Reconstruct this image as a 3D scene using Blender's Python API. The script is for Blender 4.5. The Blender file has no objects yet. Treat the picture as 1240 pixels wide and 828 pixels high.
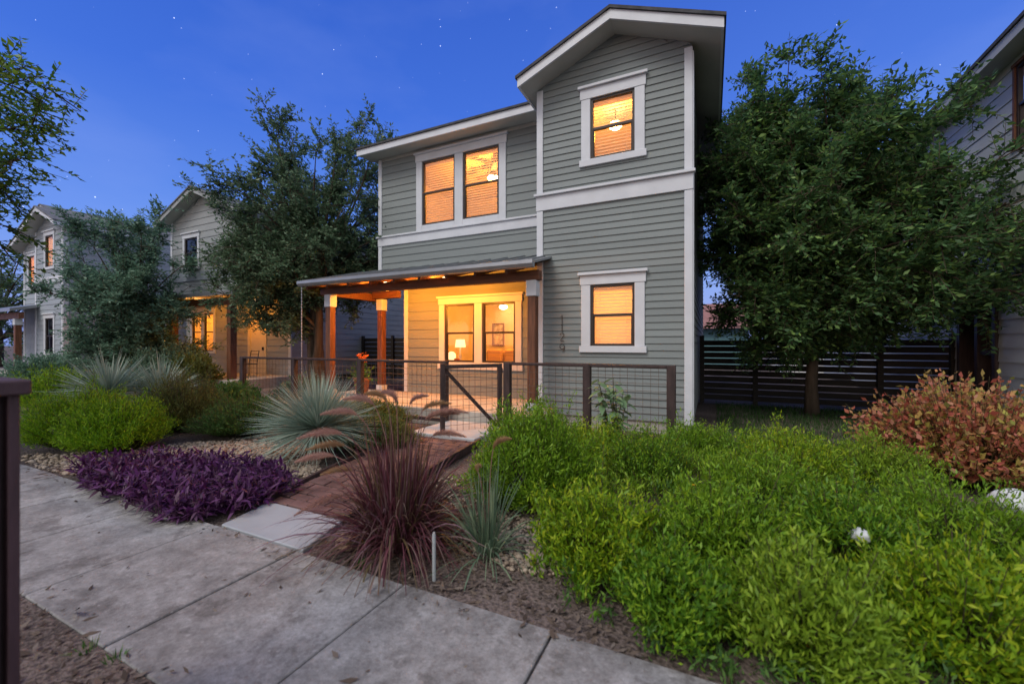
import bpy, bmesh, math, random
import numpy as np
from mathutils import Vector, Matrix, noise as mnoise

R = math.radians
S = bpy.context.scene
COL = S.collection
random.seed(7)

# ------------------------------------------------------------------ camera, sky, light, exposure
YAW = R(25.5)
cam_d = bpy.data.cameras.new('camera')
cam = bpy.data.objects.new('camera', cam_d)
COL.objects.link(cam)
cam.location = (0, 0, 1.45)
cam.rotation_euler = (R(90), 0, YAW)
cam_d.sensor_width = 36
cam_d.lens = 505 / 1240 * 36
cam_d.shift_y = 2 / 1240
cam_d.clip_start = 0.05
cam_d.clip_end = 2000
cam_d.dof.use_dof = True
cam_d.dof.focus_distance = 7.5
cam_d.dof.aperture_fstop = 1.4
S.camera = cam

SUN_EL, SUN_AZ = R(52), R(207)          # broad dusk glow, high behind the camera
sun_dir = Vector((math.sin(SUN_AZ) * math.cos(SUN_EL), math.cos(SUN_AZ) * math.cos(SUN_EL), math.sin(SUN_EL)))
world = bpy.data.worlds.new('World')
S.world = world
world.use_nodes = True
wn, wl = world.node_tree.nodes, world.node_tree.links
wn.clear()
w_out = wn.new('ShaderNodeOutputWorld')
nish = wn.new('ShaderNodeTexSky')
nish.sky_type = 'NISHITA'
nish.sun_disc = False
nish.sun_elevation = R(2.0)
nish.sun_rotation = SUN_AZ
bg_n = wn.new('ShaderNodeBackground')
bg_n.inputs['Strength'].default_value = 0.05
wl.new(nish.outputs[0], bg_n.inputs['Color'])
tc = wn.new('ShaderNodeTexCoord')
sep = wn.new('ShaderNodeSeparateXYZ')
wl.new(tc.outputs['Generated'], sep.inputs[0])
ramp = wn.new('ShaderNodeValToRGB')
wl.new(sep.outputs['Z'], ramp.inputs[0])
cr = ramp.color_ramp
cr.elements[0].position = 0.0
cr.elements[0].color = (0.15, 0.25, 0.62, 1)
cr.elements[1].position = 0.85
cr.elements[1].color = (0.005, 0.045, 0.36, 1)
e = cr.elements.new(0.22); e.color = (0.066, 0.18, 0.63, 1)
e = cr.elements.new(0.45); e.color = (0.018, 0.098, 0.53, 1)
# thin pale cloud veils
mp_w = wn.new('ShaderNodeMapping'); mp_w.inputs['Scale'].default_value = (1.6, 1.6, 4.0)
wl.new(tc.outputs['Generated'], mp_w.inputs[0])
cn = wn.new('ShaderNodeTexNoise'); cn.inputs['Scale'].default_value = 1.5; cn.inputs['Detail'].default_value = 5
wl.new(mp_w.outputs[0], cn.inputs['Vector'])
cmr = wn.new('ShaderNodeMapRange')
cmr.inputs['From Min'].default_value = 0.5; cmr.inputs['From Max'].default_value = 0.75
cmr.inputs['To Min'].default_value = 0.0; cmr.inputs['To Max'].default_value = 0.16
wl.new(cn.outputs['Fac'], cmr.inputs[0])
cmix = wn.new('ShaderNodeMixRGB'); cmix.inputs[2].default_value = (0.26, 0.34, 0.72, 1)
wl.new(cmr.outputs[0], cmix.inputs[0]); wl.new(ramp.outputs[0], cmix.inputs[1])
# after-sunset glow in the half of the sky behind the camera
dot = wn.new('ShaderNodeVectorMath'); dot.operation = 'DOT_PRODUCT'
wl.new(tc.outputs['Generated'], dot.inputs[0])
dot.inputs[1].default_value = (math.sin(YAW) * 0.9, -math.cos(YAW) * 0.9, 0.42)
gmr = wn.new('ShaderNodeMapRange'); gmr.interpolation_type = 'SMOOTHSTEP'
gmr.inputs['From Min'].default_value = 0.05; gmr.inputs['From Max'].default_value = 0.8
wl.new(dot.outputs['Value'], gmr.inputs[0])
gmix = wn.new('ShaderNodeMixRGB'); gmix.inputs[2].default_value = (0.66, 0.65, 0.66, 1)
wl.new(gmr.outputs[0], gmix.inputs[0]); wl.new(cmix.outputs[0], gmix.inputs[1])
# stars
vor = wn.new('ShaderNodeTexVoronoi'); vor.inputs['Scale'].default_value = 70
wl.new(tc.outputs['Generated'], vor.inputs['Vector'])
sepc = wn.new('ShaderNodeSeparateColor'); wl.new(vor.outputs['Color'], sepc.inputs[0])
siz = wn.new('ShaderNodeMapRange')
siz.inputs['From Min'].default_value = 0.05; siz.inputs['From Max'].default_value = 1.0
siz.inputs['To Min'].default_value = 0.0; siz.inputs['To Max'].default_value = 0.064
wl.new(sepc.outputs[0], siz.inputs[0])
lt = wn.new('ShaderNodeMath'); lt.operation = 'LESS_THAN'
wl.new(vor.outputs['Distance'], lt.inputs[0]); wl.new(siz.outputs[0], lt.inputs[1])
sb = wn.new('ShaderNodeMath'); sb.operation = 'MULTIPLY'
wl.new(lt.outputs[0], sb.inputs[0]); wl.new(sepc.outputs[1], sb.inputs[1])
smix = wn.new('ShaderNodeMixRGB'); smix.blend_type = 'ADD'
smix.inputs[2].default_value = (1.1, 1.15, 1.3, 1)
wl.new(sb.outputs[0], smix.inputs[0]); wl.new(gmix.outputs[0], smix.inputs[1])
bg_g = wn.new('ShaderNodeBackground')
bg_g.inputs['Strength'].default_value = 0.92
wl.new(smix.outputs[0], bg_g.inputs['Color'])
add = wn.new('ShaderNodeAddShader')
wl.new(bg_n.outputs[0], add.inputs[0]); wl.new(bg_g.outputs[0], add.inputs[1])
wl.new(add.outputs[0], w_out.inputs['Surface'])

sun_d = bpy.data.lights.new('sun', 'SUN')
sun = bpy.data.objects.new('sun', sun_d)
COL.objects.link(sun)
sun_d.energy = 1.55
sun_d.angle = R(28)
sun_d.color = (1.0, 0.94, 0.84)
sun.rotation_euler = (-sun_dir).to_track_quat('-Z', 'Y').to_euler()

S.view_settings.view_transform = 'Standard'
S.view_settings.look = 'None'
S.view_settings.gamma = 1
S.view_settings.exposure = 0.48
S.view_settings.use_curve_mapping = False
S.cycles.use_denoising = True
S.cycles.max_bounces = 8
S.cycles.transparent_max_bounces = 16
S.cycles.sample_clamp_indirect = 6.0

# ------------------------------------------------------------------ helpers: tags, meshes
ORIG = {}

def tag(o, label=None, cat=None, group=None, kind=None):
    if label: o['label'] = label
    if cat: o['category'] = cat
    if group: o['group'] = group
    if kind: o['kind'] = kind
    return o

def thing(name, label, cat, loc=(0, 0, 0), rz=0, group=None):
    o = bpy.data.objects.new(name, None)
    COL.objects.link(o)
    o.location = loc
    o.rotation_euler = (0, 0, rz)
    o.empty_display_size = 0.1
    ORIG[o] = Vector(loc)
    return tag(o, label, cat, group)

def copy_tree(o, parent=None):
    c = o.copy()
    COL.objects.link(c)
    c.parent = parent
    for ch in list(o.children):
        copy_tree(ch, c)
    return c

def link(name, me, mats, parent=None, bevel=0, smooth=False, loc=None):
    if not isinstance(mats, (list, tuple)): mats = [mats]
    for m in mats: me.materials.append(m)
    o = bpy.data.objects.new(name, me)
    COL.objects.link(o)
    if smooth:
        me.polygons.foreach_set('use_smooth', np.ones(len(me.polygons), bool))
    if parent is not None:
        o.parent = parent
    elif loc is not None:
        o.location = loc
    if bevel:
        b = o.modifiers.new('bevel', 'BEVEL'); b.width = bevel; b.segments = 1; b.limit_method = 'ANGLE'
    return o

class MB:
    """collects shapes in world (or local) coordinates and links them as one mesh"""
    def __init__(s): s.v = []; s.f = []; s.m = []; s.cur = 0
    def face(s, pts):
        n = len(s.v); s.v += [tuple(p) for p in pts]; s.f.append(tuple(range(n, n + len(pts)))); s.m.append(s.cur)
    def hexa(s, c):
        n = len(s.v); s.v += [tuple(p) for p in c]
        for q in ((0, 3, 2, 1), (4, 5, 6, 7), (0, 1, 5, 4), (1, 2, 6, 5), (2, 3, 7, 6), (3, 0, 4, 7)):
            s.f.append(tuple(n + i for i in q)); s.m.append(s.cur)
    def box(s, x0, x1, y0, y1, z0, z1, mp=None):
        c = [(x0, y0, z0), (x1, y0, z0), (x1, y1, z0), (x0, y1, z0), (x0, y0, z1), (x1, y0, z1), (x1, y1, z1), (x0, y1, z1)]
        if mp: c = [mp(*p) for p in c]
        s.hexa(c)
    def bar(s, p, q, w, h, up=(0, 0, 1)):
        p, q = Vector(p), Vector(q); d = (q - p).normalized(); u = Vector(up)
        if abs(d.dot(u)) > 0.99: u = Vector((0, 1, 0))
        a = d.cross(u).normalized() * w / 2; b = a.cross(d).normalized() * h / 2
        s.hexa([p - a - b, p + a - b, q + a - b, q - a - b, p - a + b, p + a + b, q + a + b, q - a + b])
    def tube(s, pts, r, n=8, cap=True):
        pts = [Vector(p) for p in pts]
        if not isinstance(r, (list, tuple)): r = [r] * len(pts)
        base = len(s.v); ref = Vector((0.3, 0.2, 1)).normalized()
        for i, p in enumerate(pts):
            d = (pts[min(i + 1, len(pts) - 1)] - pts[max(i - 1, 0)]).normalized()
            if abs(d.dot(ref)) > 0.95: ref = Vector((1, 0.1, 0)).normalized()
            a = d.cross(ref).normalized(); b = d.cross(a)
            for k in range(n):
                t = 2 * math.pi * k / n
                s.v.append(tuple(p + a * (r[i] * math.cos(t)) + b * (r[i] * math.sin(t))))
        for i in range(len(pts) - 1):
            for k in range(n):
                a0 = base + i * n + k; a1 = base + i * n + (k + 1) % n
                s.f.append((a0, a1, a1 + n, a0 + n)); s.m.append(s.cur)
        if cap:
            s.f.append(tuple(base + k for k in range(n))[::-1]); s.m.append(s.cur)
            s.f.append(tuple(base + (len(pts) - 1) * n + k for k in range(n))); s.m.append(s.cur)
    def lathe(s, c, prof, n=16):
        base = len(s.v); c = Vector(c)
        for r, z in prof:
            for k in range(n):
                t = 2 * math.pi * k / n
                s.v.append((c.x + r * math.cos(t), c.y + r * math.sin(t), c.z + z))
        for i in range(len(prof) - 1):
            for k in range(n):
                a0 = base + i * n + k; a1 = base + i * n + (k + 1) % n
                s.f.append((a0, a1, a1 + n, a0 + n)); s.m.append(s.cur)
    def build(s, name, mats, parent=None, bevel=0, smooth=False, local=False, loc=None):
        off = Vector((0, 0, 0))
        if not local:
            p = parent
            if p is not None: off = ORIG.get(p, Vector((0, 0, 0)))
            elif loc is not None: off = Vector(loc)
        me = bpy.data.meshes.new(name)
        me.from_pydata([(x - off.x, y - off.y, z - off.z) for x, y, z in s.v], [], s.f)
        me.polygons.foreach_set('material_index', s.m)
        o = link(name, me, mats, parent, bevel, smooth, loc)
        ORIG[o] = off
        return o

def npmesh(name, V, F, mats, parent=None, mi=None, smooth=False, loc=None, local=False):
    V = np.asarray(V, np.float32).reshape(-1, 3)
    off = Vector((0, 0, 0))
    if not local:
        if parent is not None: off = ORIG.get(parent, off)
        elif loc is not None: off = Vector(loc)
    V = V - np.array(off, np.float32)
    F = np.asarray(F, np.int32)
    me = bpy.data.meshes.new(name)
    k = F.shape[1]
    me.vertices.add(len(V)); me.vertices.foreach_set('co', V.ravel())
    me.loops.add(F.size); me.loops.foreach_set('vertex_index', F.ravel())
    me.polygons.add(len(F))
    me.polygons.foreach_set('loop_start', np.arange(0, F.size, k, dtype=np.int32))
    me.polygons.foreach_set('loop_total', np.full(len(F), k, np.int32))
    if mi is not None: me.polygons.foreach_set('material_index', np.asarray(mi, np.int32))
    me.update(calc_edges=True)
    return link(name, me, mats, parent, 0, smooth, loc)

def unit(a):
    return a / np.maximum(np.linalg.norm(a, axis=-1, keepdims=True), 1e-9)

def leaf_arrays(P, D, Sd, L, W, curl=0.15):
    """diamond leaves: base P, direction D, side Sd"""
    N = np.cross(D, Sd)
    L = L[:, None]; W = W[:, None]
    mid = P + D * L * 0.45
    V = np.stack([P, mid + Sd * W * 0.5 + N * W * curl, P + D * L, mid - Sd * W * 0.5 + N * W * curl], 1)
    F = np.arange(len(P) * 4).reshape(-1, 4)
    return V.reshape(-1, 3), F

def blade_arrays(B, D0, length, width, bend, k=5, rng=None, flat=None):
    """arching blades: base B, start direction D0, sagging by `bend`"""
    n = len(B)
    s = np.linspace(0, 1, k + 1)
    sag = np.zeros((n, k + 1, 3)); sag[:, :, 2] = -(bend * length)[:, None] * (s ** 2)[None]
    pts = B[:, None] + D0[:, None] * (length[:, None] * s[None])[:, :, None] + sag
    side = np.cross(D0, np.array([0, 0, 1.0])); side = unit(side + 1e-4)
    if flat is not None:
        nn = np.cross(side, D0); side = unit(side * np.cos(flat)[:, None] + nn * np.sin(flat)[:, None])
    wprof = np.minimum(1, (1 - s) * 2.2 + 0.02) * np.minimum(1, 0.6 + s * 2)
    w = (width[:, None] * wprof[None])[:, :, None] * 0.5
    A = pts - side[:, None] * w; C = pts + side[:, None] * w
    V = np.stack([A, C], 2).reshape(-1, 3)
    idx = np.arange(n)[:, None] * (2 * (k + 1)) + np.arange(k)[None] * 2
    F = np.stack([idx, idx + 1, idx + 3, idx + 2], -1).reshape(-1, 4)
    return V, F

def merge(parts):
    Vs, Fs, Ms, o = [], [], [], 0
    for V, F, m in parts:
        Vs.append(V); Fs.append(F + o); Ms.append(np.full(len(F), m)); o += len(V)
    return np.concatenate(Vs), np.concatenate(Fs), np.concatenate(Ms)

def sticks(A, B, ra, rb):
    """three sided sticks from A to B"""
    d = unit(B - A); ref = np.where(np.abs(d[:, 2:3]) > 0.9, np.array([[1.0, 0, 0]]), np.array([[0, 0, 1.0]]))
    a = unit(np.cross(d, ref)); b = np.cross(d, a)
    V = []
    for k in range(3):
        t = 2 * math.pi * k / 3
        V.append(A + (a * math.cos(t) + b * math.sin(t)) * np.asarray(ra).reshape(-1, 1))
    for k in range(3):
        t = 2 * math.pi * k / 3
        V.append(B + (a * math.cos(t) + b * math.sin(t)) * np.asarray(rb).reshape(-1, 1))
    V = np.stack(V, 1).reshape(-1, 3)
    i = np.arange(len(A))[:, None] * 6
    F = np.stack([i + np.array([[k, (k + 1) % 3, 3 + (k + 1) % 3, 3 + k]]) for k in range(3)], 1).reshape(-1, 4)
    return V, F

# ------------------------------------------------------------------ helpers: materials
def newmat(name):
    m = bpy.data.materials.new(name); m.use_nodes = True
    nt = m.node_tree; b = nt.nodes['Principled BSDF']
    return m, nt, b

def mat(name, col, rough=0.6, var=0.12, scale=6, bump=0.0, bscale=60, metal=0.0, spec=0.4, stretch=(1, 1, 1), col2=None, isl=0.0):
    m, nt, b = newmat(name)
    b.inputs['Roughness'].default_value = rough
    b.inputs['Metallic'].default_value = metal
    b.inputs['Specular IOR Level'].default_value = spec
    t = nt.nodes.new('ShaderNodeTexCoord'); mp = nt.nodes.new('ShaderNodeMapping'); mp.inputs['Scale'].default_value = stretch
    nt.links.new(t.outputs['Object'], mp.inputs[0])
    n = nt.nodes.new('ShaderNodeTexNoise'); n.inputs['Scale'].default_value = scale; n.inputs['Detail'].default_value = 6
    nt.links.new(mp.outputs[0], n.inputs['Vector'])
    r = nt.nodes.new('ShaderNodeValToRGB'); nt.links.new(n.outputs['Fac'], r.inputs[0])
    c2 = col2 or tuple(min(1, c * (1 + var)) for c in col)
    c1 = tuple(c * (1 - var) for c in col)
    r.color_ramp.elements[0].position = 0.32; r.color_ramp.elements[0].color = (*c1, 1)
    r.color_ramp.elements[1].position = 0.68; r.color_ramp.elements[1].color = (*c2, 1)
    out = r.outputs[0]
    if isl:
        g = nt.nodes.new('ShaderNodeNewGeometry'); mr = nt.nodes.new('ShaderNodeMapRange')
        mr.inputs['To Min'].default_value = 1 - isl; mr.inputs['To Max'].default_value = 1 + isl
        nt.links.new(g.outputs['Random Per Island'], mr.inputs[0])
        ml = nt.nodes.new('ShaderNodeVectorMath'); ml.operation = 'SCALE'
        nt.links.new(out, ml.inputs[0]); nt.links.new(mr.outputs[0], ml.inputs['Scale'])
        out = ml.outputs[0]
    nt.links.new(out, b.inputs['Base Color'])
    if bump:
        n2 = nt.nodes.new('ShaderNodeTexNoise'); n2.inputs['Scale'].default_value = bscale; n2.inputs['Detail'].default_value = 4
        nt.links.new(mp.outputs[0], n2.inputs['Vector'])
        bp = nt.nodes.new('ShaderNodeBump'); bp.inputs['Strength'].default_value = bump; bp.inputs['Distance'].default_value = 0.02
        nt.links.new(n2.outputs['Fac'], bp.inputs['Height']); nt.links.new(bp.outputs[0], b.inputs['Normal'])
    return m

def leafmat(name, cols, transl=0.3, rough=0.5, spec=0.3):
    m, nt, b = newmat(name)
    g = nt.nodes.new('ShaderNodeNewGeometry')
    r = nt.nodes.new('ShaderNodeValToRGB')
    nt.links.new(g.outputs['Random Per Island'], r.inputs[0])
    els = r.color_ramp.elements
    while len(els) < len(cols): els.new(0.5)
    for i, c in enumerate(cols):
        els[i].position = i / (len(cols) - 1); els[i].color = (*c, 1)
    nt.links.new(r.outputs[0], b.inputs['Base Color'])
    b.inputs['Roughness'].default_value = rough
    b.inputs['Specular IOR Level'].default_value = spec
    tr = nt.nodes.new('ShaderNodeBsdfTranslucent')
    nt.links.new(r.outputs[0], tr.inputs['Color'])
    mx = nt.nodes.new('ShaderNodeMixShader'); mx.inputs[0].default_value = transl
    nt.links.new(b.outputs[0], mx.inputs[1]); nt.links.new(tr.outputs[0], mx.inputs[2])
    nt.links.new(mx.outputs[0], nt.nodes['Material Output'].inputs['Surface'])
    return m

def glowmat(name, col, strength):
    m, nt, b = newmat(name)
    b.inputs['Base Color'].default_value = (*col, 1)
    b.inputs['Emission Color'].default_value = (*col, 1)
    b.inputs['Emission Strength'].default_value = strength
    return m

def glassmat(name, refl=0.16, tint=(1, 1, 1)):
    m, nt, b = newmat(name)
    nt.nodes.remove(b)
    tr = nt.nodes.new('ShaderNodeBsdfTransparent'); tr.inputs[0].default_value = (*tint, 1)
    gl = nt.nodes.new('ShaderNodeBsdfGlossy'); gl.inputs['Roughness'].default_value = 0.02
    lw = nt.nodes.new('ShaderNodeLayerWeight'); lw.inputs[0].default_value = 0.25
    mr = nt.nodes.new('ShaderNodeMapRange'); mr.inputs['To Min'].default_value = refl * 0.5; mr.inputs['To Max'].default_value = 0.9
    nt.links.new(lw.outputs['Fresnel'], mr.inputs[0])
    mx = nt.nodes.new('ShaderNodeMixShader')
    nt.links.new(mr.outputs[0], mx.inputs[0])
    nt.links.new(tr.outputs[0], mx.inputs[1]); nt.links.new(gl.outputs[0], mx.inputs[2])
    nt.links.new(mx.outputs[0], nt.nodes['Material Output'].inputs['Surface'])
    return m

def blindmat(name, col):
    m, nt, b = newmat(name)
    b.inputs['Base Color'].default_value = (*col, 1); b.inputs['Roughness'].default_value = 0.5
    tr = nt.nodes.new('ShaderNodeBsdfTranslucent'); tr.inputs[0].default_value = (*col, 1)
    mx = nt.nodes.new('ShaderNodeMixShader'); mx.inputs[0].default_value = 0.45
    nt.links.new(b.outputs[0], mx.inputs[1]); nt.links.new(tr.outputs[0], mx.inputs[2])
    nt.links.new(mx.outputs[0], nt.nodes['Material Output'].inputs['Surface'])
    return m

M = {}
M['siding'] = mat('sage_grey_siding', (0.184, 0.211, 0.219), 0.65, 0.07, 1.2, 0.25, 90, stretch=(0.4, 1, 3), isl=0.045)
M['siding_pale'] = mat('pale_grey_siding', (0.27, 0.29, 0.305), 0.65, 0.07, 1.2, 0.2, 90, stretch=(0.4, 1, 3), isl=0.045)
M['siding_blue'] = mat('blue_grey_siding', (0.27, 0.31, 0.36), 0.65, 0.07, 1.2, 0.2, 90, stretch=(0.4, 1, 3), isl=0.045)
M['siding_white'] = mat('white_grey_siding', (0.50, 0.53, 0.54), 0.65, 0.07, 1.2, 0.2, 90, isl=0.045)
M['trim'] = mat('white_painted_trim', (0.53, 0.56, 0.62), 0.5, 0.06, 3, 0.15, 120)
M['soffit'] = mat('soffit_boards', (0.40, 0.41, 0.39), 0.6, 0.08, 2, 0.1)
M['shingle'] = mat('dark_asphalt_shingle', (0.055, 0.057, 0.065), 0.9, 0.35, 8, 0.5, 120)
M['shingle_grey'] = mat('grey_asphalt_shingle', (0.13, 0.135, 0.15), 0.9, 0.3, 5, 0.5, 100)
M['metal_roof'] = mat('grey_metal_roof', (0.30, 0.32, 0.35), 0.35, 0.1, 3, metal=0.6)
M['gutter'] = mat('gutter_aluminium', (0.29, 0.31, 0.345), 0.35, 0.08, 4, metal=0.4)
M['wood'] = mat('red_brown_cedar', (0.135, 0.052, 0.026), 0.55, 0.35, 5, 0.3, 70, stretch=(6, 6, 0.6))
M['wood_beam'] = mat('red_brown_beam', (0.12, 0.046, 0.024), 0.55, 0.35, 5, 0.3, 70, stretch=(0.5, 5, 5))
M['ceil_wood'] = mat('porch_ceiling_wood', (0.24, 0.13, 0.06), 0.6, 0.25, 6, 0.2, 60, stretch=(6, 0.5, 1))
M['fence_wood'] = mat('dark_stained_fence_wood', (0.042, 0.026, 0.026), 0.6, 0.35, 6, 0.3, 80, stretch=(5, 5, 0.7))
M['near_wood'] = mat('plum_brown_painted_wood', (0.072, 0.040, 0.048), 0.55, 0.25, 5, 0.3, 70, stretch=(5, 5, 0.7))
M['wire'] = mat('galvanised_wire', (0.13, 0.10, 0.09), 0.5, 0.3, 20, metal=0.5)
M['sash'] = mat('dark_bronze_sash', (0.030, 0.022, 0.020), 0.4, 0.15, 8)
M['glass'] = glassmat('window_glass')
M['blind'] = blindmat('ivory_blind', (0.85, 0.76, 0.60))
M['room'] = mat('cream_room_wall', (0.72, 0.62, 0.45), 0.8, 0.05, 2)
M['room_floor'] = mat('room_floor_wood', (0.22, 0.12, 0.06), 0.5, 0.2, 4, stretch=(1, 6, 1))
M['lamp'] = glowmat('lamp_glow', (1.0, 0.72, 0.36), 14)
M['shade'] = glowmat('lamp_shade_glow', (1.0, 0.72, 0.36), 1.1)
M['concrete'] = mat('porch_concrete', (0.36, 0.34, 0.31), 0.8, 0.15, 3, 0.2, 60)
M['iron'] = mat('black_iron', (0.02, 0.02, 0.02), 0.5, 0.2, 10)
M['bark'] = mat('grey_brown_bark', (0.085, 0.062, 0.045), 0.9, 0.4, 9, 0.8, 40, stretch=(1, 1, 0.25))
M['stem'] = mat('brown_green_stem', (0.07, 0.06, 0.03), 0.8, 0.3, 9)
M['stalk'] = mat('rosy_grass_stalk', (0.20, 0.10, 0.085), 0.7, 0.2, 9)
M['slat'] = mat('dark_slat_fence_wood', (0.020, 0.016, 0.014), 0.7, 0.3, 6, 0.2, 60, stretch=(0.6, 5, 5))

L_OAK = leafmat('leaf_oak', [(0.054, 0.112, 0.059), (0.093, 0.172, 0.093), (0.139, 0.224, 0.132), (0.201, 0.283, 0.171)], 0.35)
L_JUN = leafmat('leaf_blue_green', [(0.077, 0.167, 0.12), (0.13, 0.251, 0.175), (0.217, 0.345, 0.246)], 0.35)
L_ELM = leafmat('leaf_dark_elm', [(0.036, 0.091, 0.038), (0.066, 0.149, 0.056), (0.108, 0.213, 0.079), (0.197, 0.329, 0.079)], 0.35)
L_STREET = leafmat('leaf_street', [(0.07, 0.154, 0.026), (0.112, 0.224, 0.036), (0.224, 0.308, 0.036)], 0.4)
L_LIME = leafmat('leaf_lime', [(0.081, 0.209, 0.008), (0.138, 0.308, 0.01), (0.23, 0.407, 0.014), (0.333, 0.473, 0.02)], 0.42)
L_LIME2 = leafmat('leaf_yellow_green', [(0.088, 0.194, 0.012), (0.146, 0.29, 0.016), (0.235, 0.378, 0.02)], 0.30)
L_MID2 = leafmat('leaf_deep_lime', [(0.049, 0.132, 0.012), (0.088, 0.209, 0.014), (0.144, 0.286, 0.018), (0.243, 0.374, 0.02)], 0.3)
L_OLIVE = leafmat('leaf_olive', [(0.08, 0.11, 0.025), (0.13, 0.16, 0.04), (0.18, 0.21, 0.06)], 0.35)
L_MID = leafmat('leaf_mid_green', [(0.04, 0.11, 0.025), (0.075, 0.17, 0.035), (0.12, 0.23, 0.055)], 0.38)
L_COVER = leafmat('leaf_cover', [(0.08, 0.173, 0.008), (0.136, 0.265, 0.01), (0.226, 0.355, 0.012), (0.351, 0.427, 0.02)], 0.30)
L_COVER2 = leafmat('leaf_cover_pale', [(0.112, 0.207, 0.015), (0.18, 0.303, 0.02), (0.281, 0.412, 0.035)], 0.30)
L_NAND = leafmat('leaf_nandina', [(0.3, 0.07, 0.05), (0.48, 0.15, 0.1), (0.5, 0.24, 0.1), (0.36, 0.36, 0.07), (0.52, 0.2, 0.16), (0.26, 0.3, 0.06)], 0.35)
L_SOTOL = leafmat('blade_sotol', [(0.176, 0.253, 0.209), (0.264, 0.352, 0.297), (0.374, 0.44, 0.363)], 0.2)
L_PURPLE = leafmat('leaf_purple_heart', [(0.036, 0.008, 0.042), (0.065, 0.013, 0.075), (0.10, 0.024, 0.11), (0.08, 0.045, 0.06), (0.14, 0.05, 0.15), (0.07, 0.014, 0.06)], 0.25)
L_BURG = leafmat('blade_burgundy', [(0.05, 0.014, 0.02), (0.09, 0.026, 0.038), (0.15, 0.05, 0.065), (0.10, 0.08, 0.03), (0.24, 0.14, 0.18)], 0.25)
L_PLUME = leafmat('plume_rose', [(0.40, 0.22, 0.19), (0.54, 0.33, 0.28), (0.62, 0.42, 0.34)], 0.4)
L_PLUMET = leafmat('plume_tan', [(0.36, 0.22, 0.12), (0.48, 0.32, 0.18)], 0.35)
L_GRASSB = leafmat('blade_blue_green', [(0.08, 0.14, 0.09), (0.13, 0.20, 0.13), (0.20, 0.26, 0.16)], 0.25)
L_LAWN = leafmat('blade_lawn', [(0.02, 0.06, 0.012), (0.04, 0.10, 0.02)], 0.25)
L_MILK = leafmat('leaf_milkweed', [(0.14, 0.24, 0.12), (0.20, 0.31, 0.17)], 0.35)
L_YEL = leafmat('petal_yellow', [(0.65, 0.33, 0.01), (0.7, 0.42, 0.02)], 0.3)
L_RED = leafmat('petal_orange_red', [(0.6, 0.10, 0.02), (0.65, 0.2, 0.04)], 0.3)
L_CHIP = leafmat('mulch_chip', [(0.035, 0.024, 0.018), (0.07, 0.05, 0.038), (0.12, 0.09, 0.07), (0.17, 0.14, 0.12)], 0.0, 0.9)

# ------------------------------------------------------------------ setting: ground, sidewalk, path
def make_soil():
    m, nt, b = newmat('garden_soil')
    t = nt.nodes.new('ShaderNodeTexCoord')
    n1 = nt.nodes.new('ShaderNodeTexNoise'); n1.inputs['Scale'].default_value = 1.3; n1.inputs['Detail'].default_value = 8
    n2 = nt.nodes.new('ShaderNodeTexNoise'); n2.inputs['Scale'].default_value = 42; n2.inputs['Detail'].default_value = 6
    for n in (n1, n2): nt.links.new(t.outputs['Object'], n.inputs['Vector'])
    mx = nt.nodes.new('ShaderNodeMath'); mx.operation = 'ADD'
    nt.links.new(n1.outputs[0], mx.inputs[0]); nt.links.new(n2.outputs[0], mx.inputs[1])
    r = nt.nodes.new('ShaderNodeValToRGB'); nt.links.new(mx.outputs[0], r.inputs[0])
    r.color_ramp.elements[0].position = 0.35; r.color_ramp.elements[0].color = (0.045, 0.032, 0.026, 1)
    r.color_ramp.elements[1].position = 0.7; r.color_ramp.elements[1].color = (0.17, 0.13, 0.115, 1)
    mm = nt.nodes.new('ShaderNodeMapRange'); nt.links.new(mx.outputs[0], mm.inputs[0])
    mm.inputs['From Min'].default_value = 0.6; mm.inputs['From Max'].default_value = 1.4
    nt.links.new(mm.outputs[0], r.inputs[0])
    nt.links.new(r.outputs[0], b.inputs['Base Color']); b.inputs['Roughness'].default_value = 0.95
    bp = nt.nodes.new('ShaderNodeBump'); bp.inputs['Strength'].default_value = 0.9; bp.inputs['Distance'].default_value = 0.03
    nt.links.new(n2.outputs[0], bp.inputs['Height']); nt.links.new(bp.outputs[0], b.inputs['Normal'])
    return m

g = MB(); g.face([(-400, -300, 0), (300, -300, 0), (300, 500, 0), (-400, 500, 0)])
tag(g.build('ground', make_soil()), kind='structure')

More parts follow.
